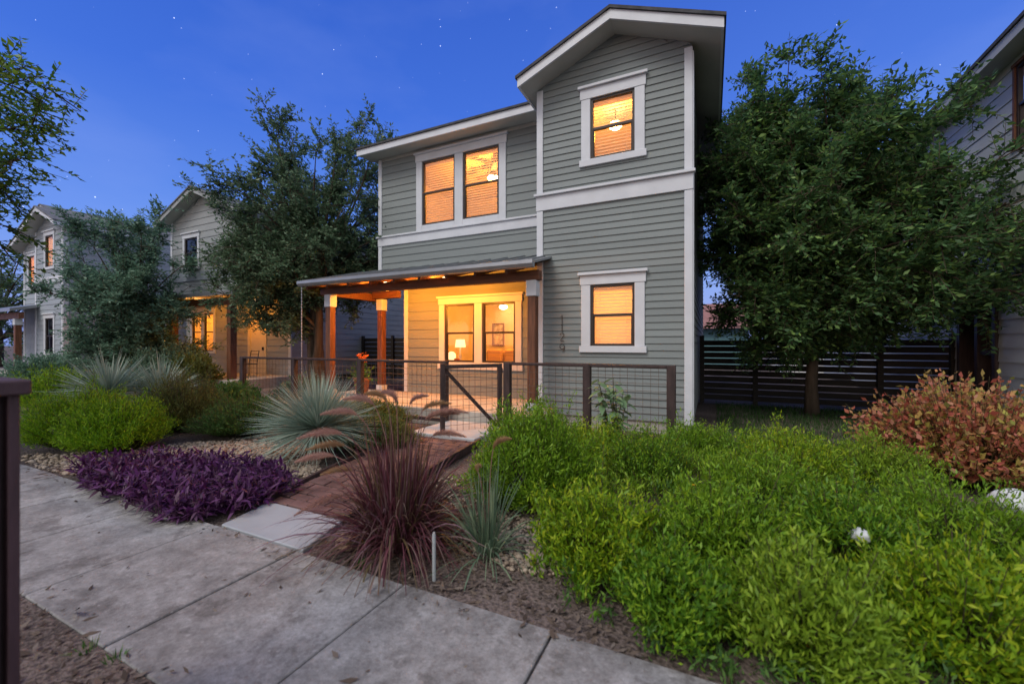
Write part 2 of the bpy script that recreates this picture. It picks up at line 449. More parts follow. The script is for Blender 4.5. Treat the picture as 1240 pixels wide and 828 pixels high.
def make_sidewalk_mat():
    m, nt, b = newmat('weathered_sidewalk_concrete')
    t = nt.nodes.new('ShaderNodeTexCoord')
    def nz(scale, detail, rough=0.6):
        n = nt.nodes.new('ShaderNodeTexNoise'); n.inputs['Scale'].default_value = scale; n.inputs['Detail'].default_value = detail
        n.inputs['Roughness'].default_value = rough; nt.links.new(t.outputs['Object'], n.inputs['Vector']); return n
    n1, n2, n3 = nz(2.3, 10, 0.72), nz(11, 8, 0.7), nz(140, 3)
    r1 = nt.nodes.new('ShaderNodeValToRGB'); nt.links.new(n1.outputs[0], r1.inputs[0])
    r1.color_ramp.elements[0].position = 0.38; r1.color_ramp.elements[0].color = (0.185, 0.178, 0.176, 1)
    r1.color_ramp.elements[1].position = 0.62; r1.color_ramp.elements[1].color = (0.325, 0.32, 0.32, 1)
    r2 = nt.nodes.new('ShaderNodeValToRGB'); nt.links.new(n2.outputs[0], r2.inputs[0])
    r2.color_ramp.elements[0].position = 0.3; r2.color_ramp.elements[0].color = (0.72, 0.71, 0.70, 1)
    r2.color_ramp.elements[1].position = 0.7; r2.color_ramp.elements[1].color = (1.15, 1.15, 1.15, 1)
    mu = nt.nodes.new('ShaderNodeMixRGB'); mu.blend_type = 'MULTIPLY'; mu.inputs[0].default_value = 1
    nt.links.new(r1.outputs[0], mu.inputs[1]); nt.links.new(r2.outputs[0], mu.inputs[2])
    n4 = nz(3.4, 10, 0.75); n5 = nz(48, 6, 0.75)
    r4 = nt.nodes.new('ShaderNodeValToRGB'); nt.links.new(n4.outputs[0], r4.inputs[0])
    r4.color_ramp.elements[0].position = 0.52; r4.color_ramp.elements[0].color = (1, 1, 1, 1)
    r4.color_ramp.elements[1].position = 0.60; r4.color_ramp.elements[1].color = (0.62, 0.60, 0.585, 1)
    r5 = nt.nodes.new('ShaderNodeValToRGB'); nt.links.new(n5.outputs[0], r5.inputs[0])
    r5.color_ramp.elements[0].position = 0.34; r5.color_ramp.elements[0].color = (0.70, 0.69, 0.68, 1)
    r5.color_ramp.elements[1].position = 0.60; r5.color_ramp.elements[1].color = (1.08, 1.08, 1.08, 1)
    for rr in (r4, r5):
        m_ = nt.nodes.new('ShaderNodeMixRGB'); m_.blend_type = 'MULTIPLY'; m_.inputs[0].default_value = 1
        nt.links.new(mu.outputs[0], m_.inputs[1]); nt.links.new(rr.outputs[0], m_.inputs[2]); mu = m_
    # pale scuffs and pits
    v = nt.nodes.new('ShaderNodeTexVoronoi'); v.inputs['Scale'].default_value = 26; nt.links.new(t.outputs['Object'], v.inputs['Vector'])
    sc = nt.nodes.new('ShaderNodeSeparateColor'); nt.links.new(v.outputs['Color'], sc.inputs[0])
    ms = nt.nodes.new('ShaderNodeMapRange'); ms.inputs['From Min'].default_value = 0.75; ms.inputs['From Max'].default_value = 1
    ms.inputs['To Max'].default_value = 0.26
    nt.links.new(sc.outputs[0], ms.inputs[0])
    l = nt.nodes.new('ShaderNodeMath'); l.operation = 'LESS_THAN'
    nt.links.new(v.outputs['Distance'], l.inputs[0]); nt.links.new(ms.outputs[0], l.inputs[1])
    lm = nt.nodes.new('ShaderNodeMath'); lm.operation = 'MULTIPLY'; lm.inputs[1].default_value = 0.35
    nt.links.new(l.outputs[0], lm.inputs[0])
    m2 = nt.nodes.new('ShaderNodeMixRGB'); m2.inputs[2].default_value = (0.42, 0.40, 0.39, 1)
    nt.links.new(lm.outputs[0], m2.inputs[0]); nt.links.new(mu.outputs[0], m2.inputs[1])
    nt.links.new(m2.outputs[0], b.inputs['Base Color'])
    b.inputs['Roughness'].default_value = 0.75
    bp = nt.nodes.new('ShaderNodeBump'); bp.inputs['Strength'].default_value = 0.35; bp.inputs['Distance'].default_value = 0.01
    nt.links.new(n3.outputs[0], bp.inputs['Height']); nt.links.new(bp.outputs[0], b.inputs['Normal'])
    return m
M['walk'] = make_sidewalk_mat()
g = MB(); g.face([(-60, -12, 0.024), (40, -12, 0.024), (40, 0.935, 0.024), (-60, 0.935, 0.024)])
tag(g.build('ground', bpy.data.materials['garden_soil']), kind='structure')
sw = MB()
PITCH = 0.935
x = -1.64 + PITCH * 8
while x > -46:
    dz = random.uniform(-0.004, 0.004)
    sw.box(x - PITCH + 0.006, x - 0.006, 0.94, 1.955, -0.1, 0.03 + dz)
    x -= PITCH
tag(sw.build('sidewalk', M['walk'], bevel=0.006), kind='structure')
pd = MB()
pd.hexa([(-3.46, 1.967, -0.1), (-2.53, 1.967, -0.1), (-2.66, 2.43, -0.1), (-3.56, 2.43, -0.1),
         (-3.46, 1.967, 0.037), (-2.53, 1.967, 0.037), (-2.66, 2.43, 0.042), (-3.56, 2.43, 0.042)])
M['pad'] = mat('smooth_blue_grey_concrete', (0.30, 0.32, 0.35), 0.7, 0.1, 3, 0.15, 90)
tag(pd.build('path', M['pad'], bevel=0.006), kind='structure')

# red paver path
def pave_mat():
    m = mat('red_clay_paver', (0.095, 0.048, 0.046), 0.8, 0.4, 5, 0.4, 50, col2=(0.15, 0.085, 0.08), isl=0.3)
    return m
M['brick'] = pave_mat()
LP = [(2.44, -3.57), (3.1, -3.74), (3.6, -3.86), (4.3, -3.95), (5.1, -4.05)]
RP = [(2.44, -2.67), (3.1, -2.74), (3.6, -2.79), (4.3, -2.88), (5.1, -2.96)]
def lerp_tab(T, y):
    for (a, b), (c, d) in zip(T, T[1:]):
        if y <= c: return b + (d - b) * (y - a) / (c - a)
    return T[-1][1]
bp_ = MB(); yy = 2.445; row = 0
while yy < 5.02:
    y0, y1 = yy + 0.005, yy + 0.115
    n = 4
    off = 0.5 if row % 2 else 0
    edges = [0] + [(i + off) / n for i in range(0 if off else 1, n)] + [1]
    for a, b in zip(edges, edges[1:]):
        if b - a < 0.01: continue
        z1 = 0.045 + (yy - 2.44) * 0.014 + random.uniform(-0.005, 0.005)
        c = []
        for z in (-0.05, z1):
            for (fx, fy) in ((a, y0), (b, y0), (b, y1), (a, y1)):
                l, r = lerp_tab(LP, fy), lerp_tab(RP, fy)
                gap = 0.005 if fx == a else -0.005
                c.append((l + (r - l) * fx + gap, fy, z))
        bp_.hexa(c)
    yy += 0.12; row += 1
tag(bp_.build('brick_path', M['brick'], bevel=0.004), kind='structure')
ed = MB()
for T, sgn in ((LP, -1), (RP, 1)):
    for (a, b), (c, d) in zip(T, T[1:]):
        ed.bar((b + sgn * 0.03, a, 0.03 + (a - 2.44) * 0.014), (d + sgn * 0.03, c, 0.03 + (c - 2.44) * 0.014), 0.04, 0.10)
tag(ed.build('path_kerb', M['fence_wood'], bevel=0.004), kind='structure')
st = MB(); st.box(-4.12, -2.98, 5.03, 6.13, -0.05, 0.12)
M['pale_conc'] = mat('pale_step_concrete', (0.37, 0.38, 0.40), 0.7, 0.1, 4, 0.15, 80)
tag(st.build('path', M['pale_conc'], bevel=0.012), kind='structure')

# ------------------------------------------------------------------ building helpers
def front(y): return lambda u, o, z: (u, y - o, z)
def side_r(x): return lambda u, o, z: (x + o, u, z)          # faces +X
def side_l(x): return lambda u, o, z: (x - o, u, z)          # faces -X

def siding(mb, mp, u0, u1, z0, z1, exp, holes=(), lim=None):
    """lapped boards with real overlaps; lim(z) -> (ua, ub) clips the boards under a gable"""
    z = z0
    while z < z1 - 1e-6:
        zt = min(z + exp, z1)
        cuts = sorted({z, zt} | {h[k] for h in holes for k in (2, 3) if z < h[k] < zt})
        for a, b in zip(cuts, cuts[1:]):
            mid = (a + b) / 2
            spans = [(u0, u1)]
            for h in holes:
                if h[2] < mid < h[3]:
                    ns = []
                    for p, q in spans:
                        if h[1] <= p or h[0] >= q: ns.append((p, q)); continue
                        if h[0] > p: ns.append((p, h[0]))
                        if h[1] < q: ns.append((h[1], q))
                    spans = ns
            oa = 0.020 - 0.016 * (a - z) / exp; ob = 0.020 - 0.016 * (b - z) / exp
            jo = u0 + (math.sin(z * 91.7 + u0 * 13.1) * 43758.5 % 1.0) * 3.6
            cut2 = []
            for p, q in spans:
                j = jo
                while j < q:
                    if p + 0.15 < j < q - 0.15:
                        cut2.append((p, j)); p = j
                    j += 3.6
                cut2.append((p, q))
            for p, q in cut2:
                pa, qa, pb, qb = p, q, p, q
                if lim:
                    l0, l1 = lim(a), lim(b)
                    pa, qa = max(p, l0[0]), min(q, l0[1]); pb, qb = max(p, l1[0]), min(q, l1[1])
                    if qa <= pa: continue
                    if qb < pb: pb = qb = (pb + qb) / 2
                mb.face([mp(pa, oa, a), mp(qa, oa, a), mp(qb, ob, b), mp(pb, ob, b)])
                if a == z: mb.face([mp(pa, 0.003, a), mp(qa, 0.003, a), mp(qa, oa, a), mp(pa, oa, a)])
        z = zt

def window(parent, mp, frames, z0, z1, casing=0.14, head=0.16, cap=True, sill=True, blinds=True, trim=None, sashm=None, glass=None, mull=None, tilt=0.6, drop=1.0, jamb_down=0.0):
    """frames: list of (u0,u1); trim casing + dark double-hung sashes + panes + blinds"""
    trim = trim or M['trim']; sashm = sashm or M['sash']; glass = glass or M['glass']
    ua, ub = frames[0][0], frames[-1][1]
    w = MB()
    w.box(ua - casing, ua, 0.0, 0.038, z0 - jamb_down, z1, mp); w.box(ub, ub + casing, 0.0, 0.038, z0 - jamb_down, z1, mp)
    for (a, b), (c, d) in zip(frames, frames[1:]): w.box(b, c, 0.0, 0.038, z0 - jamb_down, z1, mp)
    if jamb_down:
        for a, b in frames: w.box(a, b, 0.0, 0.036, z0 - jamb_down, z0, mp)
    w.box(ua - casing - 0.02, ub + casing + 0.02, 0.0, 0.044, z1 + 0.001, z1 + head, mp)
    if cap: w.box(ua - casing - 0.05, ub + casing + 0.05, 0.0, 0.085, z1 + head + 0.001, z1 + head + 0.05, mp)
    if sill: w.box(ua - casing - 0.03, ub + casing + 0.03, 0.0, 0.055, z0 - sill, z0 - 0.001, mp)
    wo = w.build('window', trim, parent, bevel=0.005)
    for a, b in frames:
        f = MB(); t = 0.042; zm = z0 + (z1 - z0) * 0.5
        f.box(a, a + t, -0.06, 0.012, z0, z1, mp); f.box(b - t, b, -0.06, 0.012, z0, z1, mp)
        f.box(a + t, b - t, -0.06, 0.012, z1 - t, z1, mp); f.box(a + t, b - t, -0.06, 0.012, z0, z0 + t, mp)
        f.box(a + t, b - t, -0.05, 0.004, zm - 0.022, zm + 0.022, mp)
        f.box(a + t, a + t + 0.02, -0.05, -0.004, z0 + t, zm - 0.022, mp); f.box(b - t - 0.02, b - t, -0.05, -0.004, z0 + t, zm - 0.022, mp)
        f.build('frame', sashm, wo, bevel=0.003)
        for lo, hi, o in ((z0 + t, zm - 0.02, -0.03), (zm + 0.02, z1 - t, -0.018)):
            p = MB(); p.face([mp(a + t, o, lo), mp(b - t, o, lo), mp(b - t, o, hi), mp(a + t, o, hi)])
            p.build('pane', glass, wo)
        if blinds:
            bl = MB()
            bl.box(a + 0.02, b - 0.02, -0.13, -0.075, z1 - 0.085, z1 - 0.02, mp)
            zz = z1 - 0.10
            end = z1 - (z1 - z0) * drop
            while zz > end + 0.03:
                dz = 0.0265 * math.sin(tilt); do = 0.0265 * math.cos(tilt)
                bl.face([mp(a + 0.03, -0.10 + do, zz - dz), mp(b - 0.03, -0.10 + do, zz - dz), mp(b - 0.03, -0.10 - do, zz + dz), mp(a + 0.03, -0.10 - do, zz + dz)])
                zz -= 0.056
            for fr in (0.2, 0.8):
                u = a + (b - a) * fr
                bl.box(u - 0.003, u + 0.003, -0.072, -0.070, end + 0.03, z1 - 0.08, mp)
            bl.build('blind', M['blind'], wo)
    return wo

def room(parent, x0, x1, y0, y1, z0, z1, name='interior_wall'):
    r = MB()
    r.face([(x0, y1, z0), (x1, y1, z0), (x1, y1, z1), (x0, y1, z1)])
    r.face([(x0, y0, z0), (x0, y1, z0), (x0, y1, z1), (x0, y0, z1)])
    r.face([(x1, y0, z0), (x1, y1, z0), (x1, y1, z1), (x1, y0, z1)])
    r.face([(x0, y0, z1), (x1, y0, z1), (x1, y1, z1), (x0, y1, z1)])
    r.cur = 1
    r.face([(x0, y0, z0), (x1, y0, z0), (x1, y1, z0), (x0, y1, z0)])
    return r.build(name, [M['room'], M['room_floor']], parent)

def point(loc, power, col=(1.0, 0.365, 0.035), size=0.08):
    d = bpy.data.lights.new('lamp_light', 'POINT'); d.energy = power; d.color = col; d.shadow_soft_size = size
    o = bpy.data.objects.new('lamp_light', d); COL.objects.link(o); o.location = loc
    return o

def corner_board(parent, mp, u0, u1, z0, z1, o=0.035):
    c = MB(); c.box(u0, u1, -0.02, o, z0, z1, mp); return c.build('corner_trim', M['trim'], parent, bevel=0.005)

def gable_roof(parent, xl, xr, zr, ze, y0, y1, t=0.05, fh=0.155, shingle=None, fascia=None):
    """ridge along Y; soffit underside, rake and eave fascia"""
    shingle = shingle or M['shingle']; fascia = fascia or M['trim']
    xc = (xl + xr) / 2
    s = MB()
    for xa in (xl, xr):
        e_ = 0.03 if xa > xc else -0.03
        dz = (zr - ze) / abs(xc - xa) * 0.03
        a, b = (xc, zr), (xa + e_, ze - dz)
        s.hexa([(a[0], y0 - 0.03, a[1]), (b[0], y0 - 0.03, b[1]), (b[0], y1, b[1]), (a[0], y1, a[1]),
                (a[0], y0 - 0.03, a[1] + t), (b[0], y0 - 0.03, b[1] + t), (b[0], y1, b[1] + t), (a[0], y1, a[1] + t)])
    roof = s.build('roof', shingle, parent)
    f = MB()
    for xa in (xl, xr):
        f.hexa([(xc, y0, zr - fh), (xa, y0, ze - fh), (xa, y0 + 0.035, ze - fh), (xc, y0 + 0.035, zr - fh),
                (xc, y0, zr - 0.002), (xa, y0, ze - 0.002), (xa, y0 + 0.035, ze - 0.002), (xc, y0 + 0.035, zr - 0.002)])
        d = 0.035 if xa < xc else -0.035
        f.hexa([(min(xa, xa + d), y0 + 0.037, ze - fh), (max(xa, xa + d), y0 + 0.037, ze - fh), (max(xa, xa + d), y1, ze - fh), (min(xa, xa + d), y1, ze - fh),
                (min(xa, xa + d), y0 + 0.037, ze - 0.02), (max(xa, xa + d), y0 + 0.037, ze - 0.02), (max(xa, xa + d), y1, ze - 0.02), (min(xa, xa + d), y1, ze - 0.02)])
    f.build('fascia', fascia, roof)
    u = MB()
    for xa in (xl, xr):
        d = 0.036 if xa < xc else -0.036
        u.face([(xc, y0 + 0.036, zr - fh + 0.02), (xa + d, y0 + 0.036, ze - fh + 0.02), (xa + d, y1, ze - fh + 0.02), (xc, y1, zr - fh + 0.02)])
    u.build('soffit', M['soffit'], roof)
    return roof

# ------------------------------------------------------------------ the main house
house = thing('house', 'two storey sage grey house with lit windows and front porch behind the wire fence', 'house', (-3.9, 7.07, 0))
BY, WY = 7.07, 8.07
fb, fw = front(BY), front(WY)
U = [(-1.87, -1.13)]
def gl(z):      # wall top under the gable roof
    d = (6.69 - z) / 0.43
    return (-1.5 - d, -1.5 + d)
wb = MB()
siding(wb, fb, -2.84, -0.27, 0.2, 3.85, 0.114, [(-1.87, -1.13, 1.41, 2.455)])
siding(wb, fb, -2.84, -0.27, 4.10, 6.69, 0.118, [(-1.87, -1.13, 4.61, 5.65)], gl)
siding(wb, side_r(-0.27), BY, 17, 0.2, 6.1, 0.142)
siding(wb, side_l(-2.84), BY, WY + 0.02, 0.2, 6.0, 0.142)
siding(wb, fw, -6.73, -2.84, 0.28, 3.1, 0.215, [(-5.57, -4.77, 1.03, 2.35), (-4.57, -3.76, 1.03, 2.35)])
siding(wb, fw, -7.55, -2.84, 3.1, 6.08, 0.172, [(-6.21, -5.29, 4.26, 5.78), (-5.07, -4.15, 4.26, 5.78)])
siding(wb, side_l(-6.73), WY, 16, 0.28, 3.1, 0.236)
siding(wb, side_l(-7.55), WY, 16, 3.1, 6.08, 0.236)
wb.face([(-7.55, WY, 3.1), (-6.7, WY, 3.1), (-6.7, 16, 3.1), (-7.55, 16, 3.1)])
wb.face([(-7.55, 16, 0), (-0.27, 16, 0), (-0.27, 16, 6.1), (-7.55, 16, 6.1)])
wb.build('wall', M['siding'], house)
fd = MB(); fd.box(-2.82, -0.29, BY + 0.012, 16, -0.1, 0.2); fd.box(-6.7, -2.84, WY + 0.012, 16, -0.1, 0.275)
fd.build('foundation', M['concrete'], house)
for a, b, m_, z0, z1 in ((-2.86, -2.74, fb, 0.19, 3.84), (-0.375, -0.255, fb, 0.17, 3.84), (-2.86, -2.74, fb, 4.165, 6.02), (-0.375, -0.255, fb, 4.165, 6.06),
                         (-6.75, -6.64, fw, 0.28, 3.05), (-7.57, -7.46, fw, 3.12, 3.88), (-7.57, -7.46, fw, 4.165, 6.06)):
    corner_board(house, m_, a, b, z0, z1)
corner_board(house, side_r(-0.27), BY - 0.02, BY + 0.11, 0.17, 6.0, 0.033)
bt = MB()
bt.box(-2.87, -0.245, 0.0, 0.042, 3.845, 4.10, fb); bt.box(-2.90, -0.215, 0.0, 0.085, 4.102, 4.15, fb)
bt.build('belt_trim', M['trim'], house, bevel=0.006)
bt = MB()
bt.box(-7.58, -2.85, 0.0, 0.042, 3.885, 4.085, fw); bt.box(-7.61, -2.85, 0.0, 0.075, 4.087, 4.13, fw)
bt.build('belt_trim', M['trim'], house, bevel=0.006)
fz = MB(); fz.box(-7.45, -2.86, 0.0, 0.03, 6.0, 6.075, fw); fz.build('frieze_trim', M['soffit'], house)
window(house, fb, U, 4.61, 5.65, 0.16, 0.175, sill=0.115, tilt=0.85)
window(house, fb, U, 1.41, 2.455, 0.16, 0.165, sill=0.11, tilt=1.0)
window(house, fw, [(-6.21, -5.29), (-5.07, -4.15)], 4.26, 5.78, 0.17, 0.17, sill=False, tilt=0.8, jamb_down=0.125)
window(house, fw, [(-5.57, -4.77), (-4.57, -3.76)], 1.03, 2.35, 0.15, 0.14, sill=0.16, blinds=False)
gable_roof(house, -3.07, 0.17, 6.77, 6.10, 6.65, 16.5)
# wing roof: eave along X
rw = MB()
rw.hexa([(-7.90, 7.59, 6.20), (-2.9, 7.59, 6.20), (-2.9, 12.5, 7.6), (-7.90, 12.5, 7.6), (-7.90, 7.59, 6.245), (-2.9, 7.59, 6.245), (-2.9, 12.5, 7.65), (-7.90, 12.5, 7.65)])
rf = rw.build('roof', M['shingle'], house)
f = MB(); f.box(-7.87, -2.95, 7.62, 7.655, 6.055, 6.197); f.hexa([(-7.87, 7.657, 6.055), (-7.835, 7.657, 6.055), (-7.835, 12.4, 7.4), (-7.87, 12.4, 7.4), (-7.87, 7.657, 6.197), (-7.835, 7.657, 6.197), (-7.835, 12.4, 7.56), (-7.87, 12.4, 7.56)])
f.build('fascia', M['trim'], rf)
u = MB(); u.face([(-7.83, 7.656, 6.075), (-2.86, 7.656, 6.075), (-2.86, WY, 6.078), (-7.83, WY, 6.078)]); u.face([(-7.83, WY, 6.078), (-7.55, WY, 6.078), (-7.55, 12.4, 7.42), (-7.83, 12.4, 7.42)])
u.build('soffit', M['soffit'], rf)

# porch
pf = MB(); pf.box(-8.05, -2.45, 6.14, WY - 0.02, -0.05, 0.29); pf.build('porch_floor', M['concrete'], house, bevel=0.012)
pr = MB()
pr.hexa([(-8.07, 6.25, 2.76), (-2.58, 6.25, 2.76), (-2.58, WY - 0.03, 3.24), (-8.07, WY - 0.03, 3.24),
         (-8.07, 6.25, 2.80), (-2.58, 6.25, 2.80), (-2.58, WY - 0.03, 3.28), (-8.07, WY - 0.03, 3.28)])
xs = -8.05
while xs < -2.56:
    pr.hexa([(xs - 0.012, 6.25, 2.802), (xs + 0.012, 6.25, 2.802), (xs + 0.012, WY - 0.03, 3.282), (xs - 0.012, WY - 0.03, 3.282),
             (xs - 0.012, 6.25, 2.83), (xs + 0.012, 6.25, 2.83), (xs + 0.012, WY - 0.03, 3.31), (xs - 0.012, WY - 0.03, 3.31)])
    xs += 0.41
prf = pr.build('porch_roof', M['metal_roof'], house)
gt = MB()
prof = [(6.24, 2.80), (6.14, 2.80), (6.135, 2.74), (6.17, 2.69), (6.24, 2.68)]
for (a, b), (c, d) in zip(prof, prof[1:]):
    gt.face([(-8.09, a, b), (-2.57, a, b), (-2.57, c, d), (-8.09, c, d)])
for xx in (-8.09, -2.57): gt.face([(xx, a, b) for a, b in prof])
gt.build('gutter', M['gutter'], prf)
cl = MB(); cl.face([(-8.05, 6.27, 2.74), (-2.60, 6.27, 2.74), (-2.60, WY - 0.04, 3.215), (-8.05, WY - 0.04, 3.215)])
cl.build('porch_ceiling', M['ceil_wood'], prf)
xs = -7.95
while xs < -2.6:
    ra = MB(); ra.hexa([(xs - 0.022, 6.28, 2.62), (xs + 0.022, 6.28, 2.62), (xs + 0.022, WY - 0.05, 3.09), (xs - 0.022, WY - 0.05, 3.09),
                        (xs - 0.022, 6.28, 2.735), (xs + 0.022, 6.28, 2.735), (xs + 0.022, WY - 0.05, 3.205), (xs - 0.022, WY - 0.05, 3.205)])
    ra.build('rafter', M['wood_beam'], prf); xs += 0.605
bm_ = MB(); bm_.box(-7.86, -2.62, 6.55, 6.69, 2.53, 2.70); bm_.build('beam', M['wood_beam'], house, bevel=0.006)
bm_ = MB(); bm_.box(-7.72, -7.56, 6.692, 7.95, 2.50, 2.68); bm_.build('beam', M['wood_beam'], house, bevel=0.006)
bm_ = MB(); bm_.box(-7.55, -6.76, 7.80, 7.95, 2.55, 2.72); bm_.build('beam', M['wood_beam'], house, bevel=0.006)
def post(px, py, ztop=2.53, w=0.075):
    p = MB(); p.box(px - w, px + w, py - w, py + w, 0.44, ztop - 0.27)
    po = p.build('post', M['wood'], house, bevel=0.008)
    c = MB(); k = w + 0.018; c.box(px - k, px + k, py - k, py + k, ztop - 0.27, ztop); c.build('capital', M['trim'], po, bevel=0.006)
    c = MB(); c.box(px - k, px + k, py - k, py + k, 0.29, 0.44); c.build('plinth', M['trim'], po, bevel=0.006)
post(-2.76, 6.62); post(-7.62, 6.62); post(-7.30, 7.87)
# rain chain at the left end of the gutter
rc = MB(); z = 2.68
while z > 0.05:
    rc.lathe((-8.0, 6.19, z), [(0.006, 0), (0.012, -0.03), (0.012, -0.05), (0.006, -0.07)], 6); z -= 0.07
rc.build('rain_chain', M['gutter'], house)
# house number 1 1 2 9, wrought iron rods
nm = MB()
nx = -2.375
def rod(p): nm.tube([(nx + a, BY - 0.035, b) for a, b in p], 0.006, 6)
rod([(-0.022, 1.925), (0.0, 1.955), (0.0, 1.80)])
rod([(-0.018, 1.77), (0.0, 1.795), (0.0, 1.645)])
rod([(-0.036, 1.60)] + [(0.036 * math.cos(t), 1.607 + 0.028 * math.sin(t)) for t in np.linspace(math.pi, -0.4, 8)] + [(0.0, 1.55), (-0.03, 1.505), (-0.012, 1.495), (0.034, 1.495)])
rod([(0.043 * math.cos(t), 1.40 + 0.043 * math.sin(t)) for t in np.linspace(0, 2 * math.pi, 17)])
rod([(0.043, 1.40), (0.036, 1.345), (0.012, 1.30)])
nm.build('house_number', M['iron'], house)

# rooms behind the lit windows
room(house, -2.8, -0.3, BY + 0.001, BY + 3.3, 3.5, 6.05)
room(house, -2.8, -0.3, BY + 0.001, BY + 3.3, 0.3, 2.95)
room(house, -7.5, -2.95, WY + 0.001, WY + 3.6, 3.4, 6.05)
room(house, -6.65, -2.95, WY + 0.001, WY + 3.3, 0.3, 2.9)
for p, w in (((-1.69, 8.1, 5.5), 75), ((-1.9, 8.9, 2.5), 118), ((-4.97, 9.2, 5.4), 140), ((-4.6, 9.8, 2.4), 95), ((-5.5, 8.75, 1.65), 8)):
    point(p, w)

def globe(name, label, cat, c, r, m, group=None):
    g = MB(); g.lathe(c, [(0.001, -r)] + [(r * math.cos(t), r * math.sin(t)) for t in np.linspace(-1.4, 1.4, 9)] + [(0.001, r)], 16)
    return tag(g.build(name, m, smooth=True, loc=c), label, cat, group)
# ceiling light seen through the upper right blind
def ceiling_lamp(c, label, ceil_z, r=0.11):
    t = thing('ceiling_light', label, 'ceiling light', c)
    b = MB(); b.lathe(c, [(0.001, -r * 0.6)] + [(r * math.cos(a), r * 0.6 * math.sin(a)) for a in np.linspace(-1.3, 0.6, 7)], 16)
    b.build('bowl', M['lamp'], t, smooth=True)
    s = MB(); s.tube([(c[0], c[1], c[2] + r * 0.2), (c[0], c[1], ceil_z - 0.005)], 0.012, 8); s.build('stem', M['sash'], t)
    return t
ceiling_lamp((-1.69, 8.25, 5.72), 'glowing ceiling light behind the blind of the gable window', 6.05, 0.13)
fan = thing('ceiling_fan', 'lit ceiling fan behind the right pane of the upper double window', 'ceiling fan', (-4.97, 9.3, 5.72))
b = MB(); b.lathe((-4.97, 9.3, 5.63), [(0.001, -0.08)] + [(0.14 * math.cos(a), 0.09 * math.sin(a)) for a in np.linspace(-1.3, 0.3, 7)], 16); b.build('bowl', M['lamp'], fan, smooth=True)
b = MB(); b.tube([(-4.97, 9.3, 5.68), (-4.97, 9.3, 5.82)], 0.07, 12); b.tube([(-4.97, 9.3, 5.82), (-4.97, 9.3, 6.04)], 0.015, 8); b.build('motor', M['sash'], fan)
for k in range(5):
    a = k * 2 * math.pi / 5 + 0.3
    b = MB(); d = Vector((math.cos(a), math.sin(a), 0)); c = Vector((-4.97, 9.3, 5.77))
    b.bar(c + d * 0.08, c + d * 0.62, 0.13, 0.012); b.build('blade', M['wood'], fan)
ceiling_lamp((-5.48, 10.9, 2.52), 'small glowing ceiling light in the room behind the porch window', 2.9, 0.12)
# furniture of the porch room
tb = thing('side_table', 'brown side table under the left half of the porch window', 'table', (-5.45, 8.55, 0.3))
b = MB(); b.box(-6.0, -4.9, 8.32, 8.82, 0.98, 1.02); b.build('table_top', M['room_floor'], tb)
for px in (-5.95, -4.95):
    for py in (8.36, 8.78):
        b = MB(); b.box(px - 0.025, px + 0.025, py - 0.025, py + 0.025, 0.3, 0.98); b.build('leg', M['room_floor'], tb)
tl = thing('table_lamp', 'table lamp with glowing white drum shade in the porch window', 'lamp', (-5.46, 8.55, 1.02))
b = MB(); b.lathe((-5.46, 8.55, 1.02), [(0.001, 0), (0.07, 0), (0.07, 0.02), (0.02, 0.04), (0.045, 0.12), (0.02, 0.2), (0.012, 0.36), (0.001, 0.36)], 14); b.build('base', M['trim'], tl, smooth=True)
b = MB(); b.lathe((-5.46, 8.55, 1.36), [(0.13, 0), (0.105, 0.19)], 20); b.build('lamp_shade', M['shade'], tl, smooth=True)
globe('globe_lamp', 'round glowing globe lamp beside the drum shade lamp in the porch window', 'lamp', (-5.68, 8.5, 1.15), 0.11, M['shade'])
b = MB(); b.lathe((-5.46, 8.40, 1.02), [(0.001, 0), (0.04, 0), (0.075, 0.07), (0.07, 0.072), (0.035, 0.01)], 16)
tag(b.build('bowl', mat('red_glaze', (0.55, 0.06, 0.03), 0.3), smooth=True, loc=(-5.46, 8.40, 1.02)), 'small red bowl on the table in the porch window', 'bowl')
M['picture'] = mat('sepia_print', (0.40, 0.27, 0.14), 0.7, 0.6, 9, col2=(0.75, 0.62, 0.42))
pc = thing('framed_picture', 'framed brown print on the back wall behind the right porch window', 'picture', (-5.87, 11.33, 1.7))
b = MB(); b.box(-6.03, -5.71, 11.335, 11.345, 1.42, 2.03); b.build('print', M['picture'], pc)
b = MB()
for q in ((-6.07, -6.03, 1.38, 2.07), (-5.71, -5.67, 1.38, 2.07), (-6.03, -5.71, 1.38, 1.42), (-6.03, -5.71, 2.03, 2.07)): b.box(q[0], q[1], 11.31, 11.35, q[2], q[3])
b.build('frame', M['wood'], pc)
M['cushion'] = mat('striped_cushion', (0.45, 0.28, 0.14), 0.9, 0.5, 3, stretch=(0.1, 0.1, 9))
sf = thing('sofa', 'brown sofa with cushions in the room behind the right porch window', 'sofa', (-4.75, 9.9, 0.3))
b = MB(); b.box(-5.6, -3.9, 9.6, 10.4, 0.4, 0.8); b.box(-5.6, -3.9, 10.2, 10.45, 0.8, 1.25); b.build('body', M['cushion'], sf, bevel=0.04)
for q in (-5.35, -4.8, -4.25):
    b = MB(); b.box(q - 0.24, q + 0.24, 10.05, 10.2, 0.82, 1.3); b.build('cushion', M['cushion'], sf, bevel=0.05)

